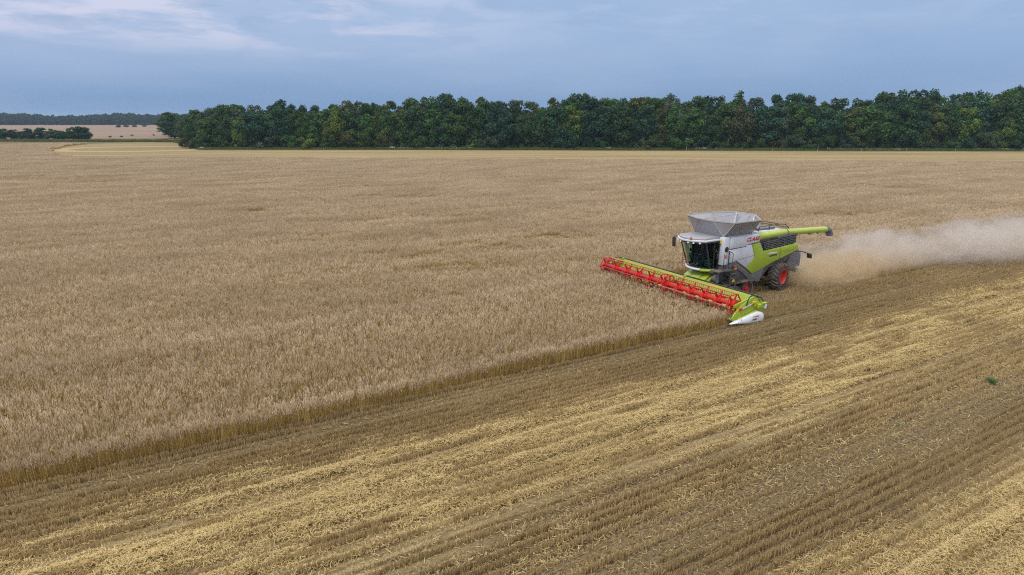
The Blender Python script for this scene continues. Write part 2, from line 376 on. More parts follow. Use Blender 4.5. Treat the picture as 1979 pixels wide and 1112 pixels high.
# ------------------------------------------------------------------ plants as instanced patches
def blades(P, h, w, yaw, lean, ld, mi, tint, taper=.6):
    """upright thin quads. arrays of length n -> V,F"""
    n = len(P); dx, dy = np.cos(yaw) * w / 2, np.sin(yaw) * w / 2
    top = P + np.stack([np.cos(ld) * lean * h, np.sin(ld) * lean * h, h], -1)
    V = np.empty((n, 4, 3)); o = np.stack([dx, dy, 0 * dx], -1)
    V[:, 0] = P - o; V[:, 1] = P + o; V[:, 2] = top + o * taper; V[:, 3] = top - o * taper
    return V.reshape(-1, 3), top
class Cloud:
    def __init__(s): s.V = []; s.mi = []; s.t = []
    def add(s, V4, mi, tint):
        V4 = V4.reshape(-1, 4, 3); s.V.append(V4); s.mi.append(np.full(len(V4), mi)); s.t.append(np.broadcast_to(tint, (len(V4),)))
    def mesh(s, name, mats):
        V = np.concatenate(s.V); n = len(V); F = np.arange(n * 4).reshape(-1, 4)
        me = mesh_np(name, V.reshape(-1, 3), F, mats, np.concatenate(s.mi))
        a = me.attributes.new('tint', 'FLOAT', 'FACE'); a.data.foreach_set('value', np.concatenate(s.t).astype(np.float32))
        return me
def lib(name, meshes):
    """a library of patch meshes that is not linked to the scene; only its instances are drawn"""
    c = bpy.data.collections.new(name)
    for i, me in enumerate(meshes):
        o = bpy.data.objects.new('%s_%02d' % (name, i), me); c.objects.link(o)
    return c
def scatter(name, pts, var, rot, scl, coll):
    """ONE object: real geometry placed by geometry nodes"""
    me = bpy.data.meshes.new(name); pts = np.asarray(pts, np.float32)
    me.vertices.add(len(pts)); me.vertices.foreach_set('co', pts.ravel())
    a = me.attributes.new('variant', 'INT', 'POINT'); a.data.foreach_set('value', np.asarray(var, np.int32))
    a = me.attributes.new('turn', 'FLOAT_VECTOR', 'POINT'); a.data.foreach_set('vector', np.asarray(rot, np.float32).ravel())
    a = me.attributes.new('size', 'FLOAT_VECTOR', 'POINT'); a.data.foreach_set('vector', np.asarray(scl, np.float32).ravel())
    o = bpy.data.objects.new(name, me); COL.objects.link(o)
    ng = bpy.data.node_groups.new(name, 'GeometryNodeTree')
    ng.interface.new_socket('Geometry', in_out='INPUT', socket_type='NodeSocketGeometry')
    ng.interface.new_socket('Geometry', in_out='OUTPUT', socket_type='NodeSocketGeometry')
    N = ng.nodes; gi = N.new('NodeGroupInput'); go = N.new('NodeGroupOutput')
    ip = N.new('GeometryNodeInstanceOnPoints'); ci = N.new('GeometryNodeCollectionInfo')
    ci.inputs['Collection'].default_value = coll; ci.inputs['Separate Children'].default_value = True; ci.inputs['Reset Children'].default_value = True
    def na(n_, ty):
        q = N.new('GeometryNodeInputNamedAttribute'); q.data_type = ty; q.inputs['Name'].default_value = n_; return q.outputs[0]
    mp = N.new('GeometryNodeMeshToPoints'); ng.links.new(gi.outputs[0], mp.inputs[0])
    ng.links.new(mp.outputs[0], ip.inputs['Points']); ng.links.new(ci.outputs[0], ip.inputs['Instance'])
    ip.inputs['Pick Instance'].default_value = True
    ng.links.new(na('variant', 'INT'), ip.inputs['Instance Index'])
    e2r = N.new('FunctionNodeEulerToRotation'); ng.links.new(na('turn', 'FLOAT_VECTOR'), e2r.inputs[0]); ng.links.new(e2r.outputs[0], ip.inputs['Rotation'])
    ng.links.new(na('size', 'FLOAT_VECTOR'), ip.inputs['Scale']); ng.links.new(ip.outputs[0], go.inputs[0])
    md = o.modifiers.new('scatter', 'NODES'); md.node_group = ng; return o

PS = 2.0
def oat_patch(density, edge=False):
    C = Cloud(); n = int(density * PS * PS)
    P = np.zeros((n, 3)); P[:, 0] = rng.uniform(-1, 1, n) * PS / 2; P[:, 1] = rng.uniform(-1, 1, n) * PS / 2
    if edge:
        k = n // 3; P[:k, 1] = -PS / 2 + rng.beta(1, 2, k) * .7 + rng.normal(0, .05, k)
    # plants stand in tufts
    ox, oy = rng.uniform(0, 50, 2); tuft = fbm(P[:, 0] * 4.6 + ox, P[:, 1] * 4.6 + oy, 5, 3)
    h = .68 + .46 * (tuft - .5) + rng.normal(0, .06, n)
    tint = np.clip(rng.normal(.5, .25, n) + (tuft - .5) * 1.2, 0, 1)
    yaw = rng.uniform(0, np.pi, n); ld = rng.uniform(0, 2 * np.pi, n); lean = np.abs(rng.normal(0, .10, n))
    V, top = blades(P, h, rng.uniform(.010, .018, n), yaw, lean, ld, 0, tint, .7); C.add(V, 0, rng.uniform(0, 1, n))
    # a dry leaf or two
    k = n // 2; q = P[:k] + np.array([0, 0, .1]); V, _ = blades(q, rng.uniform(.2, .42, k), rng.uniform(.012, .02, k), rng.uniform(0, np.pi, k), rng.uniform(.3, .8, k), rng.uniform(0, 6.28, k), 0, 0, .2); C.add(V, 0, rng.uniform(.3, 1, k))
    # drooping panicle: spikelet clusters down a nodding axis
    for j in range(4):
        f = j / 3; c = top.copy(); r = .018 + .030 * f
        a2 = ld + rng.normal(0, 1.1, n)
        c[:, 0] += np.cos(a2) * r * 1.4; c[:, 1] += np.sin(a2) * r * 1.4; c[:, 2] += .085 - .055 * j + rng.normal(0, .012, n)
        V, _ = blades(c, rng.uniform(.07, .12, n), rng.uniform(.022, .036, n), rng.uniform(0, np.pi, n), rng.uniform(0, .5, n), a2, 0, 0, .45)
        C.add(V, 1, tint)
    return C.mesh('oat_patch', [M['stem'], M['head']])
def stubble_patch(rut=0, dens=1.):
    C = Cloud(); rows = 8; per = int(150 * dens)
    y = (np.arange(rows) + .5) / rows * PS - PS / 2
    Pr = []
    for yy in y:
        p = np.zeros((per, 3)); p[:, 0] = rng.uniform(-1, 1, per) * PS / 2; p[:, 1] = yy + rng.normal(0, .035, per); Pr.append(p)
    P = np.concatenate(Pr); n = len(P); ox, oy = rng.uniform(0, 50, 2)
    tf = fbm(P[:, 0] * 1.5 + ox, P[:, 1] * 4 + oy, 2, 3)
    h = .20 + .14 * (tf - .5) + rng.normal(0, .02, n)
    if rut:      # wheels pressed a furrow through the middle of the patch
        inr = np.abs(P[:, 1] - .15 * np.sin(P[:, 0] * 2)) < .24
        h = np.where(inr, h * rng.uniform(.1, .35, n), h)
    h = np.maximum(h, .03)
    ld = rng.uniform(0, 6.28, n)
    V, _ = blades(P, h, rng.uniform(.010, .020, n), rng.uniform(0, np.pi, n), np.abs(rng.normal(0, .16, n)), ld, 0, 0, .9)
    C.add(V, 0, np.clip(rng.normal(.4, .25, n) + (tf - .5) * .8, 0, 1))
    k = 260; q = np.zeros((k, 3)); q[:, :2] = rng.uniform(-1, 1, (k, 2)); q[:, 2] = rng.uniform(.01, .12, k)
    lying(C, q, rng.uniform(.06, .22, k), 1, rng.uniform(0, .6, k))
    return C.mesh('stubble_patch', [M['stub'], M['straw']])
def lying(C, P, ln, mi, tint, w=(.008, .016), tilt=.25):
    n = len(P); a = rng.uniform(0, 2 * np.pi, n); e = rng.normal(0, tilt, n); ww = rng.uniform(*w, n)
    d = np.stack([np.cos(a) * np.cos(e), np.sin(a) * np.cos(e), np.sin(e)], -1) * ln[:, None] / 2
    rl = rng.uniform(-.9, .9, n)
    s = np.stack([-np.sin(a) * np.cos(rl), np.cos(a) * np.cos(rl), np.sin(rl)], -1) * ww[:, None] / 2
    V = np.stack([P - d - s, P + d - s, P + d + s, P - d + s], 1); C.add(V, mi, tint)
def straw_patch(amount):
    C = Cloud(); n = int(2900 * amount); ox, oy = rng.uniform(0, 50, 2)
    P = np.zeros((n, 3)); P[:, :2] = rng.uniform(-1, 1, (n, 2)) * (PS / 2 + .12)
    hp = fbm(P[:, 0] * .9 + ox, P[:, 1] * 2.4 + oy, 9, 3)
    keep = rng.uniform(0, 1, n) < np.clip((hp - .30) * 5, .12, 1); P = P[keep]; hp = hp[keep]
    P[:, 2] = np.maximum(.03, .10 + (hp - .35) * .42) * rng.uniform(.55, 1.1, len(P))
    lying(C, P, rng.uniform(.07, .26, len(P)), 0, np.clip(rng.normal(.55, .28, len(P)), 0, 1), (.010, .020), .3)
    return C.mesh('straw_patch', [M['straw']])
OAT = lib('oat_library', [oat_patch(92) for _ in range(10)] + [oat_patch(150, True) for _ in range(4)])

# patches laid out in the row direction, only where a camera near this one could look
def grid(s0, s1, c0, c1):
    s = np.arange(s0, s1, PS) + PS / 2; c = np.arange(c0, c1, PS) + PS / 2
    S, Cc = np.meshgrid(s, c); S, Cc = S.ravel(), Cc.ravel()
    Xw = P_NOSE.x + D_.x * S + N_.x * Cc; Yw = P_NOSE.y + D_.y * S + N_.y * Cc
    return S, Cc, Xw, Yw
def seen(Xw, Yw, near=12.5, pad=9.): return (Yw > near) & (np.abs(Xw) < .81 * Yw + pad)
S, Cc, Xw, Yw = grid(-330 * 1., 330., -300., 0.)
far_off = Yw < 350
poly = [(p.x, p.y) for p in STRIP_W]
# the standing crop ends where the cut strip, the verge and the wood begin
EDGE = [at(x, y, z) for x, y, z in [(-400, 271, 0), (0, 272.5, 0), (95, 274, 0), (130, 275, 0), (205, 276, 0), (260, 274.5, 0)]]
lim_px = [(-400, 271), (0, 272.8), (180, 275.2), (330, 275.5), (350, 296), (2600, 306)]
lim = [at(x, y) for x, y in lim_px]; region = [(-900, 5)] + [(p.x, p.y) for p in lim] + [(900, 5)]
XY = np.stack([Xw, Yw], -1)
ok = seen(Xw, Yw) & inside(XY, region) & ~inside(XY, poly)
header_front = S < .2
ok &= ((Cc < 0) & (Cc > C_FAR) & header_front) | (Cc < C_FAR)
CUT_EDGE = np.where(Cc < C_FAR, C_FAR, 0.)
# keep patches flush with both cut edges
Sf, Cf, Xf, Yf = S[ok], Cc[ok], Xw[ok], Yw[ok]
# lanes start at c=0 and at C_FAR: shift the lanes beyond the far edge so they end exactly on it
lane = np.floor(-Cf / PS).astype(int)
shift = np.where(Cf < C_FAR, (C_FAR + PS * 6) - 0., 0.)
Cf = Cf + np.where(Cf < C_FAR, C_FAR + 12.0, 0.)
Xf = P_NOSE.x + D_.x * Sf + N_.x * Cf; Yf = P_NOSE.y + D_.y * Sf + N_.y * Cf
edge = (np.abs(Cf + PS / 2) < .1) | ((np.abs(Cf - (C_FAR - PS / 2)) < .1) & (Sf > -1))
off = np.where(edge, (fbm(Sf * .11, Sf * 0, 91, 3) - .5) * .55, 0.); Xf = Xf + N_.x * off; Yf = Yf + N_.y * off
nP = len(Sf)
gap = (Cc[ok] < C_FAR)
var = rng.integers(0, 10, nP); var[edge] = 10 + rng.integers(0, 4, edge.sum())
hn = fbm(Sf * .05, Cf * .11, 21); h2 = fbm(Sf * .16, Cf * .5, 31, 3)
zs = .93 + .22 * (hn - .5) + rng.normal(0, .025, nP)
zs = np.where(edge, zs, zs * (.82 + .18 * np.clip((h2 - .2) / .14, 0, 1)))
for (lx, ly, lr) in ((790, 490, 1.6), (885, 515, 2.0), (60, 345, 5.), (160, 350, 4.), (1080, 455, 2.), (950, 475, 2.), (800, 378, 2.5), (1210, 505, 1.5), (1620, 412, 1.8), (640, 360, 3.), (490, 405, 1.6), (1740, 360, 3.5)):
    q_ = at(lx, ly, .8); dd = np.hypot((Xf - q_.x) / (2.2 * lr), (Yf - q_.y) / lr); zs = np.where(edge, zs, zs * (1 - .42 * np.clip(1.3 - dd, 0, 1)))
rz = np.where(edge, 0., rng.integers(0, 4, nP) * (math.pi / 2)) + ANG
# edge patches keep their dense side towards the cut: local -y is the near (cut) side
tilt = np.stack([(fbm(Sf * .07, Cf * .07, 41) - .5) * .16, (fbm(Sf * .07, Cf * .07, 51) - .5) * .16, rz], -1)
tilt[edge, :2] = 0
scl = np.stack([np.full(nP, 1.03), np.full(nP, 1.03), zs], -1); scl[edge, :2] = (1.0, 1.0)
o = scatter('oat_crop', np.stack([Xf, Yf, np.zeros(nP)], -1), var, tilt, scl, OAT)
tag(o, 'standing ripe oat crop with pinkish tan heads, uncut, filling the field left of and behind the combine', 'crop', kind='stuff')

def groove(s_, c_):
    """wheel and row lines running the length of the field: near 0 in a furrow, 1 between them"""
    a = .35 * fbm(s_ * .022, c_ * 1.3, 201, 2) + .65 * value_noise(s_ * .03, c_ * 3.3, 207); b_ = fbm(s_ * .05, c_ * .7, 211, 2)
    g1 = np.clip((a - .30) * 6, 0, 1); w = np.ones_like(s_)
    for c0, d_ in ((.95, .12), (8.35, .22), (9.0, .22), (10.9, .25), (11.6, .2), (4.6, .2), (6.6, .22), (22.5, .3), (16.1, .3), (17.6, .3), (-3.2, .3), (-7.6, .3)):
        cc_ = c0 + .35 * (fbm(s_ * .04, s_ * 0 + c0, 221, 2) - .5); w = np.minimum(w, np.clip((np.abs(c_ - cc_) - d_ * .5) / .22, 0, 1))
    return g1, w
C = Cloud()
def stubble_area(s0, s1, c0, c1, per_m2, size, rowgap):
    n = int((s1 - s0) * (c1 - c0) * per_m2); s_ = rng.uniform(s0, s1, n)
    r_ = np.floor(rng.uniform(c0, c1, n) / rowgap); c_ = (r_ + .5) * rowgap + .05 * np.sin(s_ * .35 + r_ * 2.1) * rowgap + rng.normal(0, .12 * rowgap, n)
    Xs = P_NOSE.x + D_.x * s_ + N_.x * c_; Ys = P_NOSE.y + D_.y * s_ + N_.y * c_
    g1, w = groove(s_, c_); gap = fbm(s_ * 1.1, r_ * 7.3, 31, 2); bare = fbm(s_ * .13, c_ * .4, 41, 3)
    dens = np.clip((gap - .18) * 4, .35, 1) * (.35 + .65 * g1) * np.clip((bare - .22) * 6, .6, 1)
    k = seen(Xs, Ys, 11., 5.) & (rng.uniform(0, 1, n) < dens) & ~((c_ < .0) & (s_ < .3)) & ~((c_ < C_FAR + .1))
    s_, c_, Xs, Ys, g1, w, bare, gap = (q[k] for q in (s_, c_, Xs, Ys, g1, w, bare, gap)); n = len(s_)
    h = (.17 + .10 * (gap - .5) + .08 * (bare - .5) + rng.normal(0, .022, n)) * (.35 + .65 * w) * (.62 + .38 * g1); h = np.maximum(h, .03) * (1 + .15 * (size - 1))
    P = np.stack([Xs, Ys, 0 * Xs], -1)
    V, _ = blades(P, h, rng.uniform(.010, .020, n) * size, rng.uniform(0, np.pi, n), np.abs(rng.normal(0, .2, n)), rng.uniform(0, 6.28, n), 0, 0, .9)
    C.add(V, 0, np.clip(rng.normal(.42, .27, n) + (bare - .5) * .9 - .14 + .24 * np.clip(straw_cover(s_, c_) + .35 * (c_ > 9), 0, 1), 0, 1))
stubble_area(-48, 12, 0, 30, 900, 1.0, .31); stubble_area(12, 40, -11.0, 34, 300, 1.5, .31); stubble_area(.2, 12, -11.0, 0, 260, 1.3, .29); stubble_area(40, 115, -11.0, 34, 70, 2.6, .58)
o = bpy.data.objects.new('stubble_rows', C.mesh('stubble_rows', [M['stub']])); COL.objects.link(o)
tag(o, 'short golden brown stubble standing in rows across the cut part of the field', 'stubble', kind='stuff')
# loose straw: single pieces, heaped in ragged ridges along the rows
C = Cloud()
def straw_area(s0, s1, c0, c1, per_m2, size):
    n = int((s1 - s0) * (c1 - c0) * per_m2); s_ = rng.uniform(s0, s1, n); c_ = rng.uniform(c0, c1, n)
    Xs = P_NOSE.x + D_.x * s_ + N_.x * c_; Ys = P_NOSE.y + D_.y * s_ + N_.y * c_
    cv = straw_cover(s_, c_); ridge = fbm(s_ * .45 + 9, c_ * 2.1, 5, 4); hole = fbm(s_ * .16, c_ * 1.3, 15, 3)
    dens = cv * np.clip((ridge - .26) * 4.2, .10, 1) * np.clip((hole - .26) * 5, .42, 1) * (.30 + .70 * groove(s_, c_)[0]) * (.30 + .70 * groove(s_, c_)[1]) + .014
    k = seen(Xs, Ys, 11., 5.) & (rng.uniform(0, 1, n) < dens) & ~((c_ < 0) & (s_ < 13)); s_, c_, ridge, cv, Xs, Ys = (q[k] for q in (s_, c_, ridge, cv, Xs, Ys))
    g1, w = groove(s_, c_); z = .05 + cv * (.04 + np.clip(ridge - .3, 0, 1) * .42) * (.3 + .7 * g1) * (.25 + .75 * w) ; P = np.stack([Xs, Ys, z * rng.uniform(.55, 1.08, len(Xs))], -1)
    tint = np.clip(rng.normal(.5, .27, len(P)) + (ridge - .5) * .6, 0, 1)
    lying(C, P, rng.uniform(.05, .20, len(P)) * size, 0, tint, (.008 * size, .017 * size), .35)
straw_area(-48, 12, .4, 24, 1300, 1.0); straw_area(12, 40, -10.5, 30, 560, 1.4); straw_area(40, 110, -10.5, 30, 150, 2.2)
o = bpy.data.objects.new('loose_straw', C.mesh('loose_straw', [M['straw']])); COL.objects.link(o)
tag(o, 'pale yellow chopped straw lying in broad bands over the stubble', 'straw', kind='stuff')


# ------------------------------------------------------------------ combine harvester (x forward, y to its left, z up)
O_ = P_NOSE - N_ * 5.0
CMB = empty('combine_harvester', (O_.x, O_.y, 0), ANG + math.pi)
tag(CMB, 'lime green and white combine harvester with open grain tank and red reel, cutting the crop', 'combine harvester')
def text_mesh(txt, size, mat_, parent, loc, face=1, shear=.25, wide=1., name='lettering', th=.004, bold=.0):
    cu = bpy.data.curves.new(name, 'FONT'); cu.body = txt; cu.size = size; cu.extrude = th; cu.shear = shear; cu.align_x = 'CENTER'; cu.align_y = 'CENTER'; cu.offset = bold
    tmp = bpy.data.objects.new('tmp', cu); COL.objects.link(tmp)
    dg = bpy.context.evaluated_depsgraph_get(); me = bpy.data.meshes.new_from_object(tmp.evaluated_get(dg)); me.name = name
    bpy.data.objects.remove(tmp); bpy.data.curves.remove(cu)
    me.materials.clear(); me.materials.append(mat_)
    o = bpy.data.objects.new(name, me); COL.objects.link(o); o.parent = parent; o.location = loc
    o.rotation_euler = (math.pi / 2, 0, math.pi if face > 0 else 0); o.scale = (wide, 1, 1); return o

# --- inner body
mb = MB(); mb.prism([(-3.2, 1.15), (-3.5, 3.6), (-6.3, 3.78), (-9.7, 3.25), (-9.9, 2.4), (-9.2, 1.75), (-7.6, 1.5), (-7.0, .95), (-3.6, .75)], -1.28, 1.28)
body = mb.build('body', M['dgrey'], CMB, bevel=.04)
mb = MB(); mb.box((-6.2, 0, .98), (6.6, .9, .3)); mb.box((-4.25, 0, .72), (.35, 2.2, .3)); mb.box((-8.55, 0, .78), (.3, 2.0, .24), bev=.03)
mb.box((-8.0, 0, 1.2), (.6, .7, .5)); mb.build('chassis', M['black'], CMB)
def mir(poly, y0, y1, s): return (poly, y0 * s, y1 * s)
for s in (1, -1):
    p = MB().prism([(-3.72, 3.10), (-3.72, 3.70), (-3.85, 3.78), (-6.12, 3.80), (-6.30, 3.62), (-6.27, 3.31), (-5.32, 3.24), (-5.12, 3.14)], 1.24 * s, 1.46 * s).build('upper_side_panel', M['white'], CMB, bevel=.05)
    if s > 0: text_mesh('CLAAS', .335, M['text_red'], p, (-5.62, 1.468, 3.53), 1, .3, 1.12, bold=.012).rotation_euler = (math.pi / 2, R(-1), math.pi)
    p = MB().prism([(-3.62, 2.22), (-3.62, 3.05), (-5.05, 3.10), (-5.25, 3.19), (-5.62, 3.20), (-5.97, 2.38), (-5.27, 1.78), (-4.42, 2.30)], 1.26 * s, 1.43 * s).build('side_panel', M['white'], CMB, bevel=.04)
    MB().bar((-4.1, 1.432 * s, 2.34), (-5.9, 1.432 * s, 2.50), .012, .02).build('panel_crease', M['mgrey'], p)
    p = MB().prism([(-5.64, 3.20), (-6.36, 3.25), (-6.74, 2.66), (-9.86, 2.86), (-10.02, 2.84), (-10.08, 2.42), (-9.0, 2.16), (-7.85, 1.90), (-6.9, 1.62), (-5.88, 1.34), (-5.29, 1.76), (-5.99, 2.38)], 1.26 * s, 1.44 * s).build('green_side_panel', M['green'], CMB, bevel=.04)
    MB().box((-8.32, 1.441 * s, 2.42), (.018, .012, .74)).build('panel_gap', M['black'], p)
    if s > 0:
        MB().box((-7.62, 1.446, 2.46), (.78, .012, .10), bev=.004).build('badge', M['white'], p)
        text_mesh('LEXION', .17, M['text_dark'], p, (-7.66, 1.452, 2.31), 1, .25, 1.2, bold=.004)
    # louvred engine cover
    g_ = MB().prism([(-6.42, 3.30), (-9.80, 3.38), (-9.93, 3.22), (-9.90, 2.885), (-6.79, 2.69)], 1.20 * s, 1.34 * s).build('engine_grille', M['black'], CMB, bevel=.02)
    mb = MB()
    for k in range(5):
        z0 = 2.80 + .105 * k
        mb.bar((-6.85 + .04 * k, 1.375 * s, z0 - .02), (-8.08, 1.375 * s, z0 + .03), .035, .026)
        mb.bar((-8.18, 1.375 * s, z0 + .06), (-9.82, 1.375 * s, z0 + .13), .035, .026)
    for xx in (-7.2, -7.6, -8.13, -8.7, -9.3): mb.bar((xx, 1.365 * s, 2.74 - (xx + 6.8) * .05), (xx, 1.365 * s, 3.34), .03, .03)
    mb.build('louvre', M['mgrey'], g_)
    MB().prism([(-8.0, 3.33), (-9.75, 3.42), (-9.95, 3.30), (-9.95, 3.52), (-9.6, 3.62), (-8.0, 3.52)], 1.1 * s, 1.40 * s).build('engine_trim', M['mgrey'], CMB, bevel=.03)
    # grey lower guards
    MB().prism([(-3.6, 2.14), (-4.40, 2.30), (-5.24, 1.76), (-5.86, 1.32), (-6.85, 1.60), (-7.15, 1.66), (-6.72, .72), (-5.66, .86), (-5.52, 1.18), (-4.40, 1.92), (-3.6, 1.86)], 1.10 * s, 1.36 * s).build('lower_guard', M['mgrey'], CMB, bevel=.04)

# --- engine deck and rear
deck = MB().prism([(-6.3, 3.5), (-6.3, 3.86), (-8.9, 3.80), (-9.5, 3.62), (-9.75, 3.3), (-9.75, 3.1), (-6.5, 3.2)], -1.15, 1.08).build('engine_deck', M['white'], CMB, bevel=.05)
MB().box((-7.6, .35, 3.90), (1.7, .9, .14), bev=.03).build('air_intake', M['mgrey'], deck)
MB().box((-7.0, -.75, 3.95), (.5, .45, .26), bev=.04).build('green_cover', M['green_soft'], deck)
mb = MB()
for y0 in (-1.05, 1.0):
    mb.tube([(-6.6, y0, 3.82), (-6.7, y0, 4.12), (-8.6, y0, 4.14), (-9.1, y0, 4.08), (-9.5, y0, 3.85), (-9.6, y0, 3.6)], .028)
mb.tube([(-8.6, -1.05, 4.14), (-8.6, 1.0, 4.14)], .028); mb.tube([(-9.5, -1.05, 3.85), (-9.5, 1.0, 3.85)], .028); mb.tube([(-7.6, -1.05, 3.85), (-7.6, -1.05, 4.13)], .025); mb.tube([(-7.6, 1., 3.85), (-7.6, 1., 4.13)], .025)
mb.build('deck_rail', M['black'], CMB)
MB().cyl((-8.2, -.6, 3.75), (-8.2, -.6, 4.16), .09).cyl((-8.2, -.6, 4.12), (-8.42, -.6, 4.22), .07).build('exhaust', M['black'], CMB)
mb = MB().prism([(-9.5, 1.55), (-9.95, 2.42), (-10.55, 2.40), (-10.82, 1.92), (-10.80, 1.22), (-9.9, 1.10)], -1.15, 1.15)
hood = mb.build('straw_hood', M['mgrey'], CMB, bevel=.04)
MB().box((-10.84, 1.14, 1.80), (.05, .05, 1.15)).build('hood_edge', M['whiter'], hood)
MB().prism([(-10.3, 1.08), (-10.3, 1.2), (-11.05, 1.05), (-11.05, .98)], -1.4, 1.4).build('spreader_plate', M['steel'], hood)
for y0 in (-.75, .75):
    mb = MB(); mb.cyl((-10.45, y0, .92), (-10.45, y0, 1.06), .36, seg=24)
    for k in range(4): mb.box((-10.45 + .24 * math.cos(k * 1.57), y0 + .24 * math.sin(k * 1.57), .88), (.4, .03, .1), (0, 0, k * 1.57))
    mb.build('spreader_disc', M['black'], hood)
for s in (1, -1):
    l = MB().tube([(-9.95, 1.3 * s, 2.30), (-10.3, 1.62 * s, 2.30), (-10.55, 1.85 * s, 2.20)], .03).build('tail_light_arm', M['black'], CMB)
    MB().box((-10.60, 1.92 * s, 2.06), (.08, .34, .34), (0, .2, 0), bev=.03).build('tail_light', M['black'], l)

# --- unloading tube with its rubber spout
tube = MB().cyl((-6.25, 1.16, 3.56), (-8.90, 1.20, 3.62), .23, .225, 24).build('unloading_tube', M['tubegreen'], CMB)
MB().cyl((-8.90, 1.20, 3.62), (-8.96, 1.20, 3.622), .255, seg=24).build('tube_flange', M['mgrey'], tube)
MB().cyl((-8.96, 1.20, 3.62), (-13.0, 1.26, 3.46), .205, .20, 24).build('tube_extension', M['tubegreen'], tube)
MB().lathe([(0, .21), (.05, .24), (.09, .24), (.09, .18)], (-13.08, 1.26, 3.46), 'x', 24).build('spout_ring', M['mgrey'], tube)
mb = MB(); pts = [(-12.95, 1.26, 3.46), (-13.15, 1.26, 3.45), (-13.33, 1.26, 3.36), (-13.42, 1.26, 3.18), (-13.44, 1.26, 3.02)]
mb.tube(pts, .22, 20); mb.build('spout', M['mgrey'], tube)
MB().box((-11.4, 1.24, 3.30), (.3, .08, .06)).build('tube_bracket', M['dgrey'], tube); MB().box((-12.2, 1.25, 3.27), (.12, .06, .06)).build('tube_bracket', M['dgrey'], tube)

# --- grain tank funnel
TL = {'fr': (-3.40, -1.12), 'fl': (-3.40, 1.12), 'rl': (-5.80, 1.15), 'rr': (-5.80, -1.15)}
zb, zt = 3.82, 4.74
rim = [(-3.42, -1.88), (-2.98, -.62), (-2.98, .62), (-3.42, 1.88), (-5.62, 1.88), (-6.42, .75), (-6.42, -.75), (-5.62, -1.88)]
def top3(i, dz=0.): return (rim[i][0], rim[i][1], zt + dz)
fl, fr, rl, rr = [(*TL[k], zb) for k in ('fl', 'fr', 'rl', 'rr')]
tank = MB().prism([(-3.40, 3.45), (-3.40, 3.84), (-6.1, 3.84), (-6.1, 3.45)], -1.32, 1.32).build('grain_tank', M['galv'], CMB, bevel=.02)
flaps = [('front', [fr, fl, top3(2), top3(1)]), ('left', [fl, rl, top3(4), top3(3)]), ('rear', [rl, rr, top3(6, .12), top3(5, .12)]), ('right', [rr, fr, top3(0), top3(7)])]
for nm, q in flaps: MB().sheet(q, .02).build('tank_flap', M['galv'], CMB, smooth=False)
for q in ([fl, top3(3), top3(2)], [fr, top3(1), top3(0)], [rl, top3(5, .12), top3(4)], [rr, top3(7), top3(6, .12)]):
    MB().sheet(q, .012).build('tank_gusset', M['galv'], CMB, smooth=False)
mb = MB()
for a_, b_ in ((fl, top3(2)), (fl, top3(3)), (fr, top3(1)), (fr, top3(0)), (rl, top3(4)), (rl, top3(5, .12)), (rr, top3(7)), (rr, top3(6, .12))): mb.bar(a_, b_, .035, .05)
ring = [top3(i, .12 if i in (5, 6) else 0) for i in range(8)]
for i in range(8): mb.bar(ring[i], ring[(i + 1) % 8], .05, .07)
mb.build('tank_rim', M['steel'], CMB)
mb = MB(); mb.bar((-3.1, -.5, 4.68), (-6.2, -.2, 4.80), .05); mb.bar((-5.2, .2, 3.9), (-6.3, -.5, 4.84), .05); mb.bar((-4.8, .2, 3.9), (-6.3, .5, 4.84), .045)
mb.cyl((-4.6, 0, 3.86), (-4.6, 0, 4.62), .05); mb.cyl((-4.2, -.4, 3.86), (-4.2, -.4, 4.6), .03)
mb.build('tank_strut', M['steel'], CMB)
MB().lathe([(0, .0), (.0, .16), (.5, .16), (.5, 0)], (-5.2, .1, 3.9), 'z', 16).build('fill_auger', M['steel'], CMB)

# --- cab
zc0, zc1 = 1.93, 3.55
def arc(xf, xc, w, n=9, ex=2.2): return [(xf - (xf - xc) * abs(t) ** ex, w * t) for t in np.linspace(-1, 1, n)]
lo, hi = arc(-2.30, -2.72, .93), arc(-1.72, -2.12, 1.02)
xb = -3.22
def wall3(lo_, hi_, z0, z1, th, mat_, name, par, bevel=0):
    bm_ = MB(); b_ = bm_.bm; v0 = [b_.verts.new((x, y, z0)) for x, y in lo_]; v1 = [b_.verts.new((x, y, z1)) for x, y in hi_]
    for i in range(len(lo_) - 1): b_.faces.new((v0[i], v0[i + 1], v1[i + 1], v1[i]))
    return bm_.build(name, mat_, par)
cabf = MB()
for i in (0, 8): cabf.bar((*lo[i], zc0), (*hi[i], zc1), .07)
for s in (1, -1):
    cabf.bar((xb, 1.0 * s, zc0), (xb, 1.04 * s, zc1), .10, .10); cabf.bar((lo[8][0], .93 * s, zc0), (xb, 1.0 * s, zc0), .07); cabf.bar((hi[8][0], 1.02 * s, zc1), (xb, 1.04 * s, zc1), .07)
for l_, z_ in ((lo, zc0), (hi, zc1)):
    for i in range(8): cabf.bar((*l_[i], z_), (*l_[i + 1], z_), .05)
cabf.box((xb - .02, 0, 2.75), (.05, 2.0, 1.7))
cab = cabf.build('cab', M['black'], CMB)
wall3(lo, hi, zc0, zc1, 0, M['glass'], 'windscreen', cab)
for s in (1, -1):
    w_ = MB(); w_.sheet([(lo[8][0], .94 * s, zc0), (xb, 1.0 * s, zc0), (xb, 1.04 * s, zc1), (hi[8][0], 1.02 * s, zc1)], .008); w_.build('side_window', M['glass'], cab, smooth=False)
MB().bar((-2.92, .985, zc0), (-2.78, 1.04, zc1), .04).build('door_frame', M['black'], cab)
MB().prism([(p_[0] + .02, p_[1]) for p_ in lo] + [(xb, 1.0), (xb, -1.0)], zc0 - .10, zc0 - .03, 'z').build('cab_floor', M['dgrey'], cab)
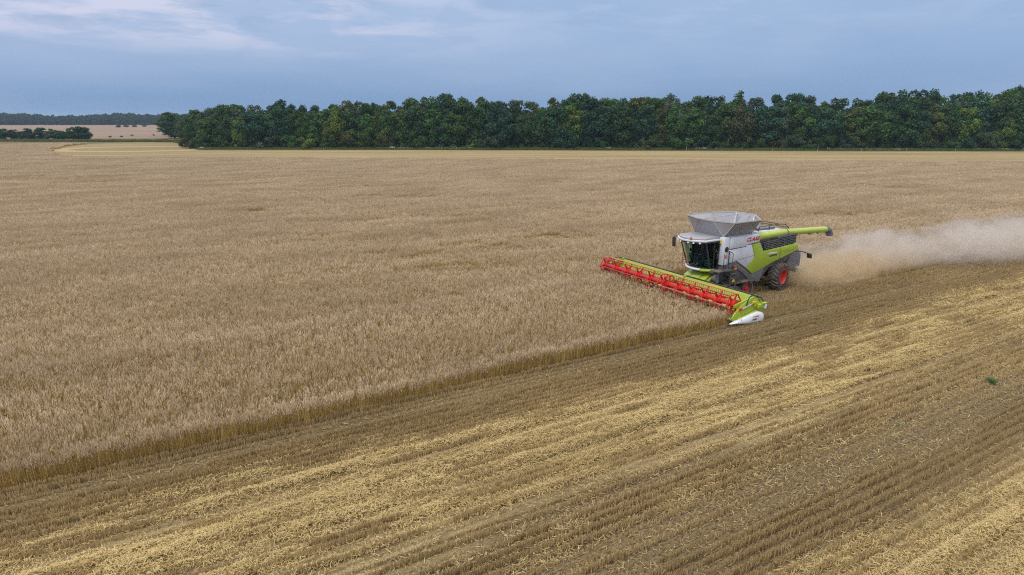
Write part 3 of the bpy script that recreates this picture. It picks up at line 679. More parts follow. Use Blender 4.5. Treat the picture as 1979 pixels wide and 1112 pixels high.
# bumper below the windscreen
mb = MB(); lo2 = arc(-2.22, -2.72, 1.0, 13)
mb.tube([(x, y, 1.84) for x, y in lo2[:10]], .07, 8); mb.build('cab_bumper', M['whiter'], CMB)
mb = MB(); mb.tube([(x, y, 1.82) for x, y in lo2[9:]] + [(-2.95, 1.03, 1.82)], .085, 8); mb.build('bumper_corner', M['green'], CMB)
# roof
rf = arc(-1.32, -2.0, 1.16, 11, 2.)
roof = MB().prism(rf + [(-3.40, 1.12), (-3.40, -1.12)], 3.60, 3.72, 'z').build('cab_roof', M['white'], CMB, bevel=.05)
MB().prism([(x * .96 - .12, y * .9) for x, y in rf] + [(-3.38, 1.0), (-3.38, -1.0)], 3.71, 3.82, 'z').build('roof_top', M['galv'], roof, bevel=.04)
MB().prism([(x - .05, y * .97) for x, y in rf] + [(-2.2, 1.05), (-2.2, -1.05)], 3.52, 3.60, 'z').build('light_bar', M['black'], roof)
for t_ in (-.75, -.5, -.25, .25, .5, .75):
    x_ = -1.32 - .68 * t_ * t_ - .03; MB().lathe([(0, 0), (.0, .055), (-.08, .06), (-.08, 0)], (x_, 1.16 * t_, 3.55), 'x', 12).build('work_lamp', M['lamp'], roof)
MB().lathe([(0, .07), (.10, .07), (.16, .04), (.17, 0)], (-1.50, .42, 3.72), 'z', 12).build('beacon', M['beacon'], roof)
MB().box((-3.22, 1.14, 3.56), (.16, .05, .26), bev=.01).build('marker_plate', M['yellow'], roof)
for s in (1, -1):
    a_ = MB()
    if s < 0: a_.tube([(-2.0, -1.05, 3.62), (-2.15, -1.35, 3.60), (-2.35, -1.78, 3.52)], .03)
    else: a_.tube([(-2.9, 1.1, 3.1), (-2.75, 1.3, 3.05), (-2.7, 1.42, 3.0)], .02)
    a_ = a_.build('mirror_arm', M['black'], CMB)
    MB().box((-2.38, -1.82, 3.16) if s < 0 else (-2.7, 1.45, 2.78), (.09, .22, .62) if s < 0 else (.06, .14, .3), (0, .08, .15), bev=.03).build('mirror', M['black'], a_)
# handrail on the far side of the cab
mb = MB()
for k in range(6): mb.bar((-2.6, -1.22, 2.1 + k * .13), (-2.85, -1.22, 2.1 + k * .13), .03)
mb.tube([(-2.6, -1.22, 1.9), (-2.6, -1.22, 3.0), (-2.8, -1.1, 3.1)], .022); mb.build('grab_rail', M['pink'], CMB)
# inside the cab
seat = MB().box((-2.95, 0, 2.42), (.5, .52, .14), bev=.05).box((-3.12, 0, 2.78), (.12, .5, .66), (0, .12, 0), bev=.05).box((-2.95, 0, 2.15), (.35, .4, .4), bev=.03).build('driver_seat', M['seatcloth'], cab)
MB().box((-2.65, -.42, 2.42), (.5, .16, .2), bev=.04).box((-2.45, -.42, 2.58), (.16, .18, .22), (0, -.3, 0), bev=.02).build('control_armrest', M['dgrey'], cab); MB().box((-2.95, .58, 2.2), (.4, .4, .4), bev=.04).build('passenger_seat', M['seatcloth'], cab)
MB().box((-2.52, -.46, 2.86), (.03, .26, .2), (0, .2, 0), bev=.01).build('monitor', M['black'], cab)
mb = MB().cyl((-2.42, 0, 2.0), (-2.52, 0, 2.58), .035)
ctr = Vector((-2.54, 0, 2.6)); mb.tube([ctr + Vector((.19 * math.cos(a) * .9, .19 * math.sin(a), .19 * math.cos(a) * .35)) for a in np.linspace(0, 2 * math.pi, 25)], .016, 6); mb.bar(ctr + Vector((0, -.19, 0)), ctr + Vector((0, .19, 0)), .02)
mb.build('steering_wheel', M['black'], cab)
# --- column behind the door with its round intake and emblem
colm = MB().box((-3.47, 1.20, 2.98), (.46, .40, 1.66), bev=.05).build('front_column', M['white'], CMB)
MB().lathe([(0, 0), (.0, .15), (-.03, .17), (-.03, 0)], (-3.46, 1.428, 3.10), 'y', 24).build('round_intake', M['black'], colm)
em = MB().prism([(-3.30, 2.80), (-3.62, 2.80), (-3.46, 2.2)], 1.402, 1.408).build('emblem', M['whiter'], colm)
MB().box((-3.46, 1.412, 2.66), (.17, .008, .20)).build('emblem_square', M['text_red'], em); MB().box((-3.46, 1.418, 2.66), (.055, .008, .07)).build('emblem_cross', M['whiter'], em)
MB().bar((-3.66, 1.43, 2.18), (-3.66, 1.43, 3.0), .07, .05).build('corner_post', M['seatcloth'], colm)
# --- platform, ladder, rails
MB().box((-3.30, 1.36, 1.86), (1.35, .62, .07), bev=.015).box((-2.75, 1.12, 1.78), (.3, .3, .14), bev=.02).build('platform', M['dgrey'], CMB)
mb = MB(); mb.tube([(-3.78, 1.62, 1.9), (-3.80, 1.62, 2.85), (-3.72, 1.58, 2.93), (-3.55, 1.50, 3.0)], .022); mb.tube([(-3.78, 1.62, 2.3), (-3.5, 1.64, 2.35), (-3.45, 1.64, 1.9)], .018)
mb.tube([(-3.02, 1.64, 1.9), (-3.02, 1.64, 2.78), (-3.2, 1.5, 2.86)], .02); mb.build('handrail', M['black'], CMB)
mb = MB(); 
for xx in (-3.72, -4.12): mb.bar((xx, 1.66, .50), (xx, 1.58, 1.86), .05, .05)
for k in range(5): mb.box((-3.92, 1.66 - .015 * k, .55 + k * .27), (.42, .22, .035))
mb.build('ladder', M['dgrey'], CMB)
MB().box((-3.92, 1.70, 1.22), (.2, .02, .14)).build('warning_sign', M['yellow'], CMB)
MB().box((-4.22, 1.50, 2.00), (.16, .08, .12), bev=.01).build('indicator_lamp', M['beacon'], CMB); MB().box((-4.26, 1.50, 1.87), (.18, .08, .10), bev=.01).build('side_reflector', M['orange'], CMB)
# drives under the platform
MB().lathe([(0, 0), (0, .10), (.02, .30), (-.04, .34), (-.16, .34), (-.16, 0)], (-3.05, 1.30, 1.42), 'y', 28).build('drive_pulley', M['mgrey'], CMB)
MB().lathe([(0, 0), (0, .08), (.02, .18), (-.12, .2), (-.12, 0)], (-2.75, 1.12, .92), 'y', 20).build('drive_pulley', M['dgrey'], CMB)
MB().box((-3.5, 1.16, 1.42), (.8, .34, .6), bev=.05).box((-3.55, 1.3, .98), (.5, .3, .3), bev=.04).cyl((-3.5, 1.4, 1.56), (-4.1, 1.4, 1.3), .04).build('gearbox', M['black'], CMB)
# feeder house
fh = MB().prism([(-1.88, .34), (-1.88, 1.02), (-3.1, 1.72), (-3.7, 1.72), (-3.7, 1.1), (-3.0, .72)], -.80, .86).build('feeder_house', M['green'], CMB, bevel=.03)
MB().box((-2.5, 0, 1.42), (.5, .9, .03), (0, .51, 0)).build('feeder_cover', M['green_soft'], fh)
MB().bar((-2.3, -.3, 1.30), (-2.5, -.1, 1.42), .06, .06).build('feeder_slot', M['black'], fh)
MB().bar((-2.0, 1.0, .85), (-3.0, 1.06, 1.55), .07, .09).build('lift_link', M['green_soft'], CMB)
MB().cyl((-2.05, .98, .62), (-3.3, 1.0, .82), .06).build('lift_ram', M['steel'], CMB)

# --- tracks
def track(s):
    yc = 1.27 * s; w = .62
    t_ = empty('track_unit', (0, 0, 0)); t_.parent = CMB
    wheels = [(-3.12, .47, .40), (-5.38, .49, .43), (-4.10, .62, .26)]
    # belt path round the three wheels and along the ground
    pts = []; (x1, z1, r1), (x2, z2, r2) = wheels[0], wheels[1]
    for a in np.linspace(R(-90), R(80), 14): pts.append((x1 + (r1 + .04) * math.cos(a), z1 + (r1 + .04) * math.sin(a)))
    for a in np.linspace(R(100), R(270), 14): pts.append((x2 + (r2 + .04) * math.cos(a), z2 + (r2 + .04) * math.sin(a)))
    n = len(pts); mb = MB(); b_ = mb.bm; R0 = []
    cxm, czm = -4.15, .47
    for i, (x, z) in enumerate(pts):
        px_, pz_ = pts[(i - 1) % n]; nx_, nz_ = pts[(i + 1) % n]; tx, tz = nx_ - px_, nz_ - pz_; l = math.hypot(tx, tz); ox, oz = tz / l, -tx / l
        R0.append([b_.verts.new((x, yc - w / 2, z)), b_.verts.new((x, yc + w / 2, z)), b_.verts.new((x + ox * .045, yc + w / 2, z + oz * .045)), b_.verts.new((x + ox * .045, yc - w / 2, z + oz * .045))])
    for i in range(n):
        A, B_ = R0[i], R0[(i + 1) % n]
        for k in range(4): b_.faces.new((A[k], A[(k + 1) % 4], B_[(k + 1) % 4], B_[k]))
    # lugs along the loop
    P_ = [Vector((x, 0, z)) for x, z in pts] + [Vector((pts[0][0], 0, pts[0][1]))]
    ln = [(P_[i + 1] - P_[i]).length for i in range(n)]; tot = sum(ln); k = 0; d_ = 0.; acc = 0.
    while d_ < tot:
        while acc + ln[k] < d_: acc += ln[k]; k += 1
        q = P_[k].lerp(P_[k + 1], (d_ - acc) / ln[k]); tt = (P_[k + 1] - P_[k]).normalized(); nrm = Vector((tt.z, 0, -tt.x))
        for sd in (-1, 1):
            c_ = q + nrm * .06; mb.box((c_.x, yc + sd * w * .24, c_.z), (.05, w * .46, .05), (0, -math.atan2(tt.z, tt.x), 0))
        d_ += .15
    belt = mb.build('track_belt', M['tread'], t_, smooth=False)
    for (x, z, r) in wheels[:2]:
        wh = MB().lathe([(-w * .42 * s, r), (w * .42 * s, r), (w * .45 * s, r - .03), (w * .45 * s, r - .10), (w * .38 * s, r - .12)], (x, yc, z), 'y', 28).build('track_wheel', M['tyre'], t_)
        MB().lathe([(w * .40 * s, r - .09), (w * .30 * s, r - .14), (w * .28 * s, .12), (w * .38 * s, .10), (w * .40 * s, 0)], (x, yc, z), 'y', 28).build('rim', M['dred'], wh)
    for x in (-3.75, -4.15, -4.55):
        MB().lathe([(-w * .4 * s, 0), (-w * .4 * s, .17), (w * .4 * s, .17), (w * .4 * s, 0)], (x, yc, .24), 'y', 18).build('track_roller', M['dgrey'], t_)
    MB().prism([(-3.3, .5), (-3.9, .78), (-4.5, .78), (-5.1, .5), (-4.6, .40), (-3.6, .40)], yc - w * .3, yc + w * .3).build('track_frame', M['dgrey'], t_)
for s in (1, -1): track(s)
for o in [o for o in bpy.data.objects if o.name.startswith('track_unit')]: pass

# --- steered rear wheels
def rear_wheel(s):
    t_ = empty('rear_wheel', (-8.50, 1.34 * s, .86)); t_.parent = CMB; t_.rotation_euler = (0, 0, R(12))
    r = .84; w = .34
    prof = [(-w, .48), (-w * 1.02, .58), (-w * .98, .74), (-w * .8, .82), (0, .85), (w * .8, .82), (w * .98, .74), (w * 1.02, .58), (w, .48)]
    ty = MB().lathe(prof, (0, 0, 0), 'y', 40); 
    ty = ty.build('tyre', M['tyre'], t_)
    mb = MB(); nl = 22
    for k in range(nl):
        for sd in (-1, 1):
            a = 2 * math.pi * (k + (.5 if sd > 0 else 0)) / nl
            # a slanted lug from the middle of the tread to the shoulder, following the crown of the tyre
            prev = None
            for j in range(4):
                f = j / 3; yy = sd * (w * .98) * f; aa = a - f * .22; rr_ = .875 - .06 * f ** 2.5
                p_ = Vector((rr_ * math.cos(aa), yy, rr_ * math.sin(aa)))
                if prev is not None: mb.bar(prev, p_, .05, .06)
                prev = p_
            mb.bar(prev, Vector((.74 * math.cos(a - .24), sd * w * 1.03, .74 * math.sin(a - .24))), .045, .045)
    mb.build('tread', M['tread'], t_, smooth=False)
    rim_ = MB().lathe([(w * .98 * s, .485), (w * 1.0 * s, .46), (w * .86 * s, .43), (w * .1 * s, .39), (-w * .1 * s, .30), (w * .05 * s, .13), (w * .35 * s, .12), (w * .36 * s, 0)], (0, 0, 0), 'y', 36).build('rim', M['red'], t_)
    MB().lathe([(-w, .485), (w, .485)], (0, 0, 0), 'y', 36).build('wheel_barrel', M['red'], t_)
    for k in range(8): MB().cyl((.2 * math.cos(k * .785), -w * .02 * s, .2 * math.sin(k * .785)), (.2 * math.cos(k * .785), w * .2 * s, .2 * math.sin(k * .785)), .02, seg=8).build('wheel_bolt', M['steel'], t_)
for s in (1, -1): rear_wheel(s)

# --- the header
HY0, HY1 = -5.88, 5.05
hd = MB().prism([(-1.95, .25), (-1.98, 1.34), (-1.80, 1.34), (-1.78, 1.22), (-1.50, .62), (-1.42, .30), (-1.1, .18), (-.55, .14), (-.50, .09), (-1.9, .12)], HY0, HY1).build('header', M['green_soft'], CMB, bevel=.01)
MB().box((-1.93, (HY0 + HY1) / 2, 1.375), (.10, HY1 - HY0 - .2, .06)).build('header_seal', M['black'], hd)
mb = MB()
for yy in np.arange(HY0 + .3, HY1 - .2, .45): mb.bar((-1.765, yy, 1.16), (-1.505, yy, .66), .02, .02)
mb.build('panel_rib', M['green'], hd)
mb = MB()
for yy in np.arange(HY0 + .15, HY1 - .1, .0762): mb.box((-.46, yy, .115), (.14, .025, .03))
mb.box((-.55, (HY0 + HY1) / 2, .12), (.08, HY1 - HY0, .025)); mb.build('cutter_bar', M['steel'], hd, smooth=False)
# intake auger
ag = MB().cyl((-1.18, HY0 + .08, .50), (-1.18, HY1 - .08, .50), .20, seg=20).build('intake_auger', M['green_soft'], hd)
mb = MB(); b_ = mb.bm
for (ya, yb, hand) in ((HY0 + .1, -.9, 1), (HY1 - .1, .9, -1)):
    prev = None; tot = abs(yb - ya); nst = int(tot / .5 * 20)
    for i in range(nst + 1):
        f = i / nst; y_ = ya + (yb - ya) * f; a = hand * f * tot / .5 * 2 * math.pi
        u = b_.verts.new((-1.18 + .19 * math.cos(a), y_, .5 + .19 * math.sin(a))); v = b_.verts.new((-1.18 + .31 * math.cos(a), y_, .5 + .31 * math.sin(a)))
        if prev: b_.faces.new((prev[0], prev[1], v, u))
        prev = (u, v)
mb.build('auger_flight', M['steel'], hd)
# end plates, hoses, divider points
for s, ye in ((1, HY1), (-1, HY0)):
    ep = MB().prism([(.0, .42), (-.10, .62), (-.55, .98), (-1.35, 1.34), (-1.60, 1.40), (-2.15, 1.15), (-2.45, .98), (-2.45, .62), (-2.1, .22), (-.5, .08), (-.1, .14)], ye, ye + .07 * s).build('end_plate', M['green'], hd, bevel=.015)
    dv = MB(); b_ = dv.bm; y0, y1 = ye + .09 * s, ye + .40 * s
    secs = [(.30, .13, .17, .02), (-.25, .10, .30, .16), (-.9, .06, .44, .24), (-1.75, .04, .60, .30), (-1.98, .06, .56, .30), (-2.15, .10, .48, .26)]
    ringp = None
    for (x, z0, z1, wd) in secs:
        yo = y0 + wd * s * 1.0
        ring_ = [b_.verts.new(p) for p in ((x, y0, z0), (x, yo, z0 + .03), (x, yo + .02 * s, (z0 + z1) / 2), (x, yo - .05 * s * min(1, wd * 5), z1 - .02), (x, y0, z1))]
        if ringp:
            for k in range(5): b_.faces.new((ringp[k], ringp[(k + 1) % 5], ring_[(k + 1) % 5], ring_[k]))
        else: b_.faces.new(ring_)
        ringp = ring_
    b_.faces.new(ringp[::-1]); dv = dv.build('crop_divider', M['whiter'], hd, bevel=.01)
    MB().cyl((.26, y0 + .03 * s, .16), (.50, y0 + .0 * s, .10), .055, .015, 12).build('divider_tip', M['black'], hd)
    MB().bar((-.55, y0 + .23 * s, .12), (-.50, y0 + .15 * s, .38), .02, .02).build('divider_seam', M['mgrey'], hd)
    MB().bar((-.3, y0 + .02 * s, .33), (-1.8, y0 + .05 * s, .64), .05, .05).build('divider_trim', M['green_soft'], hd)
    MB().box((-2.36, ye + .20 * s, .80), (.14, .16, .26), bev=.03).build('rear_cap', M['whiter'], hd)
    MB().box((-2.30, ye + .18 * s, .98), (.3, .2, .07), bev=.02).box((-1.95, ye + .16 * s, .86), (.34, .2, .22), bev=.02).build('drive_cover', M['green'], hd)
    MB().box((-1.55, ye + .14 * s, 1.12), (.28, .1, .10), bev=.01).box((-1.62, ye + .13 * s, 1.0), (.10, .1, .22)).build('valve_block', M['yellow'], hd)
    MB().tube([(-1.0, ye + .10 * s, .98), (-1.05, ye + .12 * s, 1.30), (-1.15, ye + .12 * s, 1.44), (-1.5, ye + .08 * s, 1.50), (-1.75, ye + .05 * s, 1.42), (-2.1, ye + .12 * s, 1.28), (-2.25, ye + .15 * s, 1.05)], .028, 8).build('hydraulic_hose', M['hose'], hd)
    MB().tube([(-1.2, ye - .12 * s, 1.2), (-1.5, ye - .06 * s, 1.44), (-1.9, ye, 1.38), (-2.0, ye + .1 * s, 1.1)], .02, 8).build('hydraulic_hose', M['hose'], hd)
    # reel arm
    MB().bar((-1.85, ye - .03 * s, 1.36), (-.15, ye - .03 * s, 1.02), .10, .16).build('reel_arm', M['green'], hd)
    MB().cyl((-1.7, ye + .12 * s, 1.12), (-.7, ye + .12 * s, .86), .035).build('reel_ram', M['steel'], hd)
    MB().box((-.55, ye + .11 * s, .86), (.16, .1, .14), bev=.02).build('reel_motor', M['red'], hd)
if s > 0:
    pass
text_mesh('CLAAS', .13, M['text_red'], hd, (-1.45, HY1 + .415, .41), 1, .25, 1.2, bold=.003)
text_mesh('VARIO', .12, M['text_dark'], hd, (-1.38, HY1 + .400, .25), 1, .25, 1.1, bold=.002)
# cut stalks lying in the trough and heaped before the feeder
C = Cloud(); n = 2600; P = np.zeros((n, 3)); P[:, 1] = np.where(rng.uniform(size=n) < .45, rng.normal(-.1, .75, n), rng.uniform(HY0 + .15, HY1 - .15, n)); P[:, 0] = rng.uniform(-1.62, -.6, n)
hp_ = np.exp(-((P[:, 1] + .1) / .8) ** 2); P[:, 2] = .20 + rng.uniform(0, 1, n) * (.12 + .62 * hp_) + np.clip(-.9 - P[:, 0], 0, 1) * .25
lying(C, P, rng.uniform(.15, .5, n), 0, rng.uniform(.2, 1, n), (.010, .02), .4)
ob = bpy.data.objects.new('cut_stalks', C.mesh('cut_stalks', [M['straw']])); COL.objects.link(ob); ob.location = (O_.x, O_.y, 0); ob.rotation_euler = (0, 0, ANG + math.pi)
tag(ob, 'cut stalks lying in the header trough and heaped before the feeder', 'cut crop', kind='stuff')
# reel in two halves, six bats each
AX, AZ, RR = -.30, 1.12, .58
YM = (HY0 + HY1) / 2 + .28
MB().bar((-1.88, YM, 1.36), (-.30, YM, 1.16), .10, .14).build('reel_arm', M['green_soft'], hd)
for half, (ya, yb) in enumerate(((YM + .12, HY1 - .12), (HY0 + .12, YM - .12))):
    ph0 = R(-4) + half * .12
    MB().cyl((AX, ya, AZ), (AX, yb, AZ), .14, seg=20).build('reel_tube', M['red'] if half == 0 else M['dred'], hd)
    ys = np.linspace(ya + .06, yb - .06, 6)
    for i, yy in enumerate(ys):
        mb = MB(); w_ = .07 if i in (0, 5) else .05
        mb.cyl((AX, yy - .13, AZ), (AX, yy + .13, AZ), .19, seg=16); mb.cyl((AX, yy - .02, AZ), (AX, yy + .02, AZ), .28, seg=6)
        for k in range(6):
            a = ph0 + k * math.pi / 3; ca, sa = math.cos(a), math.sin(a)
            # tapered flat arm
            p0 = Vector((AX, yy, AZ)); e1 = Vector((ca, 0, sa)); e2 = Vector((-sa, 0, ca))
            q = [p0 + e1 * .12 + e2 * .09, p0 + e1 * .12 - e2 * .09, p0 + e1 * RR - e2 * .03, p0 + e1 * RR + e2 * .03]
            mb.sheet([v_ + Vector((0, -.03, 0)) for v_ in q], .03)
            if i in (0, 5):
                a2 = a + math.pi / 3; mb.bar(p0 + e1 * RR, p0 + Vector((math.cos(a2), 0, math.sin(a2))) * RR, .05, .05)
            else:
                mb.box(p0 + e1 * .26, (.20, .09, .04), (0, -a, 0))
        mb.build('reel_spider', M['red'], hd, smooth=False)
    for k in range(6):
        a = ph0 + k * math.pi / 3; x_, z_ = AX + RR * math.cos(a), AZ + RR * math.sin(a)
        mb = MB().cyl((x_, ya, z_), (x_, yb, z_), .036, seg=8)
        mm = M['orange'] if (math.sin(a) > .3 and math.cos(a) < -.2) else (M['pink'] if math.sin(a) < 0 else M['dred'])
        ob_ = mb.build('reel_bat', mm, hd)
        mb = MB()
        for yy in np.arange(ya + .08, yb, .15): mb.bar((x_, yy, z_), (x_ - .10, yy, z_ - .24), .014, .014)
        mb.build('reel_tines', M['black'] if z_ > AZ else M['dred'], hd, smooth=False)['kind'] = 'stuff'

# ------------------------------------------------------------------ the driver
def skin_body(name, joints, bones, mat_, parent=None, sub=2):
    me = bpy.data.meshes.new(name); me.from_pydata([j[0] for j in joints], bones, []); o = bpy.data.objects.new(name, me); COL.objects.link(o)
    sk = o.modifiers.new('skin', 'SKIN'); 
    for i, j in enumerate(joints): me.skin_vertices[0].data[i].radius = (j[1], j[1] if len(j) < 3 else j[2])
    me.skin_vertices[0].data[0].use_root = True
    ss = o.modifiers.new('sub', 'SUBSURF'); ss.levels = sub; ss.render_levels = sub
    dg = bpy.context.evaluated_depsgraph_get(); m2 = bpy.data.meshes.new_from_object(o.evaluated_get(dg)); bpy.data.objects.remove(o)
    m2.name = name; m2.materials.clear(); m2.materials.append(mat_)
    o = bpy.data.objects.new(name, m2); COL.objects.link(o); o.parent = parent
    for p in m2.polygons: p.use_smooth = True
    return o
Mc = Matrix.Translation((O_.x, O_.y, 0)) @ Matrix.Rotation(ANG + math.pi, 4, 'Z')
dl = Mc @ Vector((-2.95, 0, 2.50))
DR = empty('person', dl, ANG + math.pi)
tag(DR, 'driver in a dark shirt sitting at the wheel inside the combine cab', 'person')
J = [((0, 0, .04), .13, .11), ((-.03, 0, .22), .13, .10), ((-.04, 0, .42), .15, .10), ((-.03, 0, .55), .06, .06), ((-.01, 0, .64), .055, .05), ((.02, 0, .70), .075, .085), ((.02, 0, .80), .07, .085), ((.0, 0, .86), .045, .05)]
B_ = [(0, 1), (1, 2), (2, 3), (3, 4), (4, 5), (5, 6), (6, 7)]
for s in (1, -1):
    n = len(J); J += [((-.04, .18 * s, .48), .06), ((.06, .24 * s, .22), .042), ((.28, .17 * s, .16), .032), ((.36, .16 * s, .18), .03), ((.0 + .02, .09 * s, .02), .085), ((.42, .12 * s, .04), .07), ((.46, .12 * s, -.34), .045), ((.50, .12 * s, -.42), .04), ((.62, .12 * s, -.44), .03)]
    B_ += [(2, n), (n, n + 1), (n + 1, n + 2), (n + 2, n + 3), (0, n + 4), (n + 4, n + 5), (n + 5, n + 6), (n + 6, n + 7), (n + 7, n + 8)]
    hb = n + 3; hx, hy, hz = J[hb][0]
    for f in range(4):
        n2 = len(J); yy = hy + (-.03 + .02 * f); J += [((hx + .035, yy, hz + .012), .009), ((hx + .07 - .004 * abs(f - 1), yy, hz + .004), .008), ((hx + .078, yy, hz - .022), .007)]; B_ += [(hb, n2), (n2, n2 + 1), (n2 + 1, n2 + 2)]
    n2 = len(J); J += [((hx + .01, hy - .042 * s, hz), .010), ((hx + .04, hy - .05 * s, hz - .015), .008)]; B_ += [(hb, n2), (n2, n2 + 1)]
n = len(J); J += [((.105, 0, .745), .013)]; B_ += [(5, n)]       # nose
skin_body('body', J, B_, M['skin'], DR)
def sub_skin(name, J_, B2, m_): return skin_body(name, J_, B2, m_, DR)
SJ = [((0, 0, .06), .145, .125), ((-.03, 0, .22), .145, .115), ((-.04, 0, .42), .165, .115), ((-.03, 0, .53), .075, .075)]; SB = [(0, 1), (1, 2), (2, 3)]
for s in (1, -1): n = len(SJ); SJ += [((-.04, .18 * s, .48), .075), ((.055, .24 * s, .23), .056), ((.20, .19 * s, .17), .05)]; SB += [(2, n), (n, n + 1), (n + 1, n + 2)]
sub_skin('shirt', SJ, SB, M['cloth'])
TJ = [((0, 0, .04), .145, .13)]; TB = []
for s in (1, -1): n = len(TJ); TJ += [((.02, .09 * s, .02), .10), ((.42, .12 * s, .04), .085), ((.46, .12 * s, -.34), .065)]; TB += [(0, n), (n, n + 1), (n + 1, n + 2)]
sub_skin('trousers', TJ, TB, M['jeans'])
MB().sphere((-.01, 0, .80), .098, (1.0, .86, .82)).build('hair', M['hair'], DR)
mb = MB()
for s in (1, -1): mb.sphere((.088, .032 * s, .765), .013, sub=1)
mb.build('eyes', M['black'], DR); MB().box((.09, 0, .705), (.012, .05, .010), bev=.003).build('mouth', M['dred'], DR)

# ------------------------------------------------------------------ trees
def leafmat(name, fixed=None):
  m, t, b, o_ = mat(name)
  oi = t.nodes.new('ShaderNodeObjectInfo') if fixed is None else t.nodes.new('ShaderNodeRGB')
  if fixed: oi.outputs[0].default_value = (*fixed, 1)
  a_ = t.nodes.new('ShaderNodeAttribute'); a_.attribute_name = 'tint'
  hsv = t.nodes.new('ShaderNodeHueSaturation'); L(t, oi.outputs['Color'], hsv.inputs['Color'])
  L(t, math_(t, 'ADD', .48, math_(t, 'MULTIPLY', a_.outputs['Fac'], .04)), hsv.inputs['Hue'])
  L(t, math_(t, 'ADD', .62, math_(t, 'MULTIPLY', a_.outputs['Fac'], .95)), hsv.inputs['Value'])
  L(t, hsv.outputs[0], b.inputs['Base Color']); b.inputs['Roughness'].default_value = .65; b.inputs['Specular IOR Level'].default_value = .3
  tl = t.nodes.new('ShaderNodeBsdfTranslucent'); L(t, hsv.outputs[0], tl.inputs[0]); ms = t.nodes.new('ShaderNodeMixShader'); ms.inputs[0].default_value = .22
  L(t, b.outputs[0], ms.inputs[1]); L(t, tl.outputs[0], ms.inputs[2]); L(t, ms.outputs[0], o_.inputs[0]); return m
M['leaf'] = leafmat('foliage'); M['leaf_far'] = leafmat('far_foliage', (.030, .066, .034))
M['bark'] = paint('bark', (.09, .075, .06), .9, dust=.2)

def crown_mesh(kind, seed, nleaf=5200):
    """unit tree: height 1, crown of leaf clumps around many lobes"""
    r_ = np.random.default_rng(seed); lobes = []
    if kind == 'round': zc, rz, rx, nl = .50, .48, .25, 52
    elif kind == 'tall': zc, rz, rx, nl = .50, .50, .18, 48
    elif kind == 'broad': zc, rz, rx, nl = .48, .46, .31, 64
    else: zc, rz, rx, nl = .48, .46, .52, 16       # bush
    for i in range(nl):
        d = r_.normal(size=3); d /= np.linalg.norm(d); rad = r_.uniform(.45, 1.0) ** .6
        z = d[2] * rad; w = 1. if z > -.75 else .8
        lobes.append((np.array([d[0] * rx * rad * w, d[1] * rx * rad * w, zc + rz * z]) * np.array([1, 1, .93]), r_.uniform(.07, .125) * (1.7 if kind == 'bush' else 1.) * (1.15 if z < .2 else .85)))
    per = nleaf // nl; Vs = []; T = []
    for (c, r) in lobes:
        n = int(per * (r / .085) ** 1.6) + 6
        d = r_.normal(size=(n, 3)); d /= np.linalg.norm(d, axis=1)[:, None]; d[:, 2] = np.where(d[:, 2] < -.6, -d[:, 2] * .8, d[:, 2])
        p = c + d * (r * (r_.uniform(.25, 1.18, n) ** .55))[:, None] * np.array([1.05, 1.05, 1.0])
        p[:, 2] = np.maximum(p[:, 2], .01)
        nr = d + r_.normal(size=(n, 3)) * .55; nr /= np.linalg.norm(nr, axis=1)[:, None]
        u = np.cross(nr, r_.normal(size=(n, 3))); u /= np.linalg.norm(u, axis=1)[:, None]; v = np.cross(nr, u)
        s = r_.uniform(.010, .021, n)[:, None] * (1.5 if kind == 'bush' else 1)
        q = np.stack([p - u * s * 1.3, p - v * s, p + u * s * 1.3, p + v * s * .9], 1); Vs.append(q)
        T.append(np.clip(r_.uniform(.0, .75) + r_.normal(0, .2, n), 0, 1.2))
    V = np.concatenate(Vs); z_ = V[..., 2]; z1_ = np.quantile(z_, .997); V[..., 2] = .015 + np.maximum(z_, 0) / z1_ * .985
    me = mesh_np('crown', V.reshape(-1, 3), np.arange(len(V) * 4).reshape(-1, 4), [M['leaf']])
    a = me.attributes.new('tint', 'FLOAT', 'FACE'); a.data.foreach_set('value', np.concatenate(T).astype(np.float32)); return me
def trunk_mesh(seed, bush=False):
    r_ = random.Random(seed); mb = MB(); z = 0; k = 5
    pts = [(r_.uniform(-.008, .008) * i, r_.uniform(-.008, .008) * i, .68 * i / 5) for i in range(6)]
    for i in range(5): mb.cyl(pts[i], pts[i + 1], .022 - .0032 * i, .022 - .0032 * (i + 1), 8, caps=False)
    for i in range(7):
        a = r_.uniform(0, 6.28); h = r_.uniform(.2, .6); b0 = (0, 0, h); b1 = (math.cos(a) * .12, math.sin(a) * .12, h + .09); b2 = (math.cos(a) * .22, math.sin(a) * .22, h + .2)
        mb.cyl(b0, b1, .009, .006, 6, caps=False).cyl(b1, b2, .006, .002, 6, caps=False)
    bmesh.ops.recalc_face_normals(mb.bm, faces=mb.bm.faces)
    me = bpy.data.meshes.new('trunk'); mb.bm.to_mesh(me); mb.bm.free(); me.materials.append(M['bark']); return me
CR = {'round': [crown_mesh('round', 10 + i) for i in range(4)], 'tall': [crown_mesh('tall', 20 + i, 4200) for i in range(3)], 'broad': [crown_mesh('broad', 30 + i, 6400) for i in range(3)], 'bush': [crown_mesh('bush', 40 + i, 1300) for i in range(4)]}
TR = [trunk_mesh(i) for i in range(4)]
HUES = {'dark green': (.028, .078, .016), 'deep blue-green': (.020, .072, .032), 'mid green': (.044, .108, .016), 'olive green': (.078, .105, .018), 'bright yellow-green': (.110, .180, .020), 'grey-green': (.066, .102, .055), 'brownish green': (.066, .084, .026)}
REG = []
SHAPEW = {'round': 'rounded', 'tall': 'narrow', 'broad': 'broad', 'bush': 'low'}
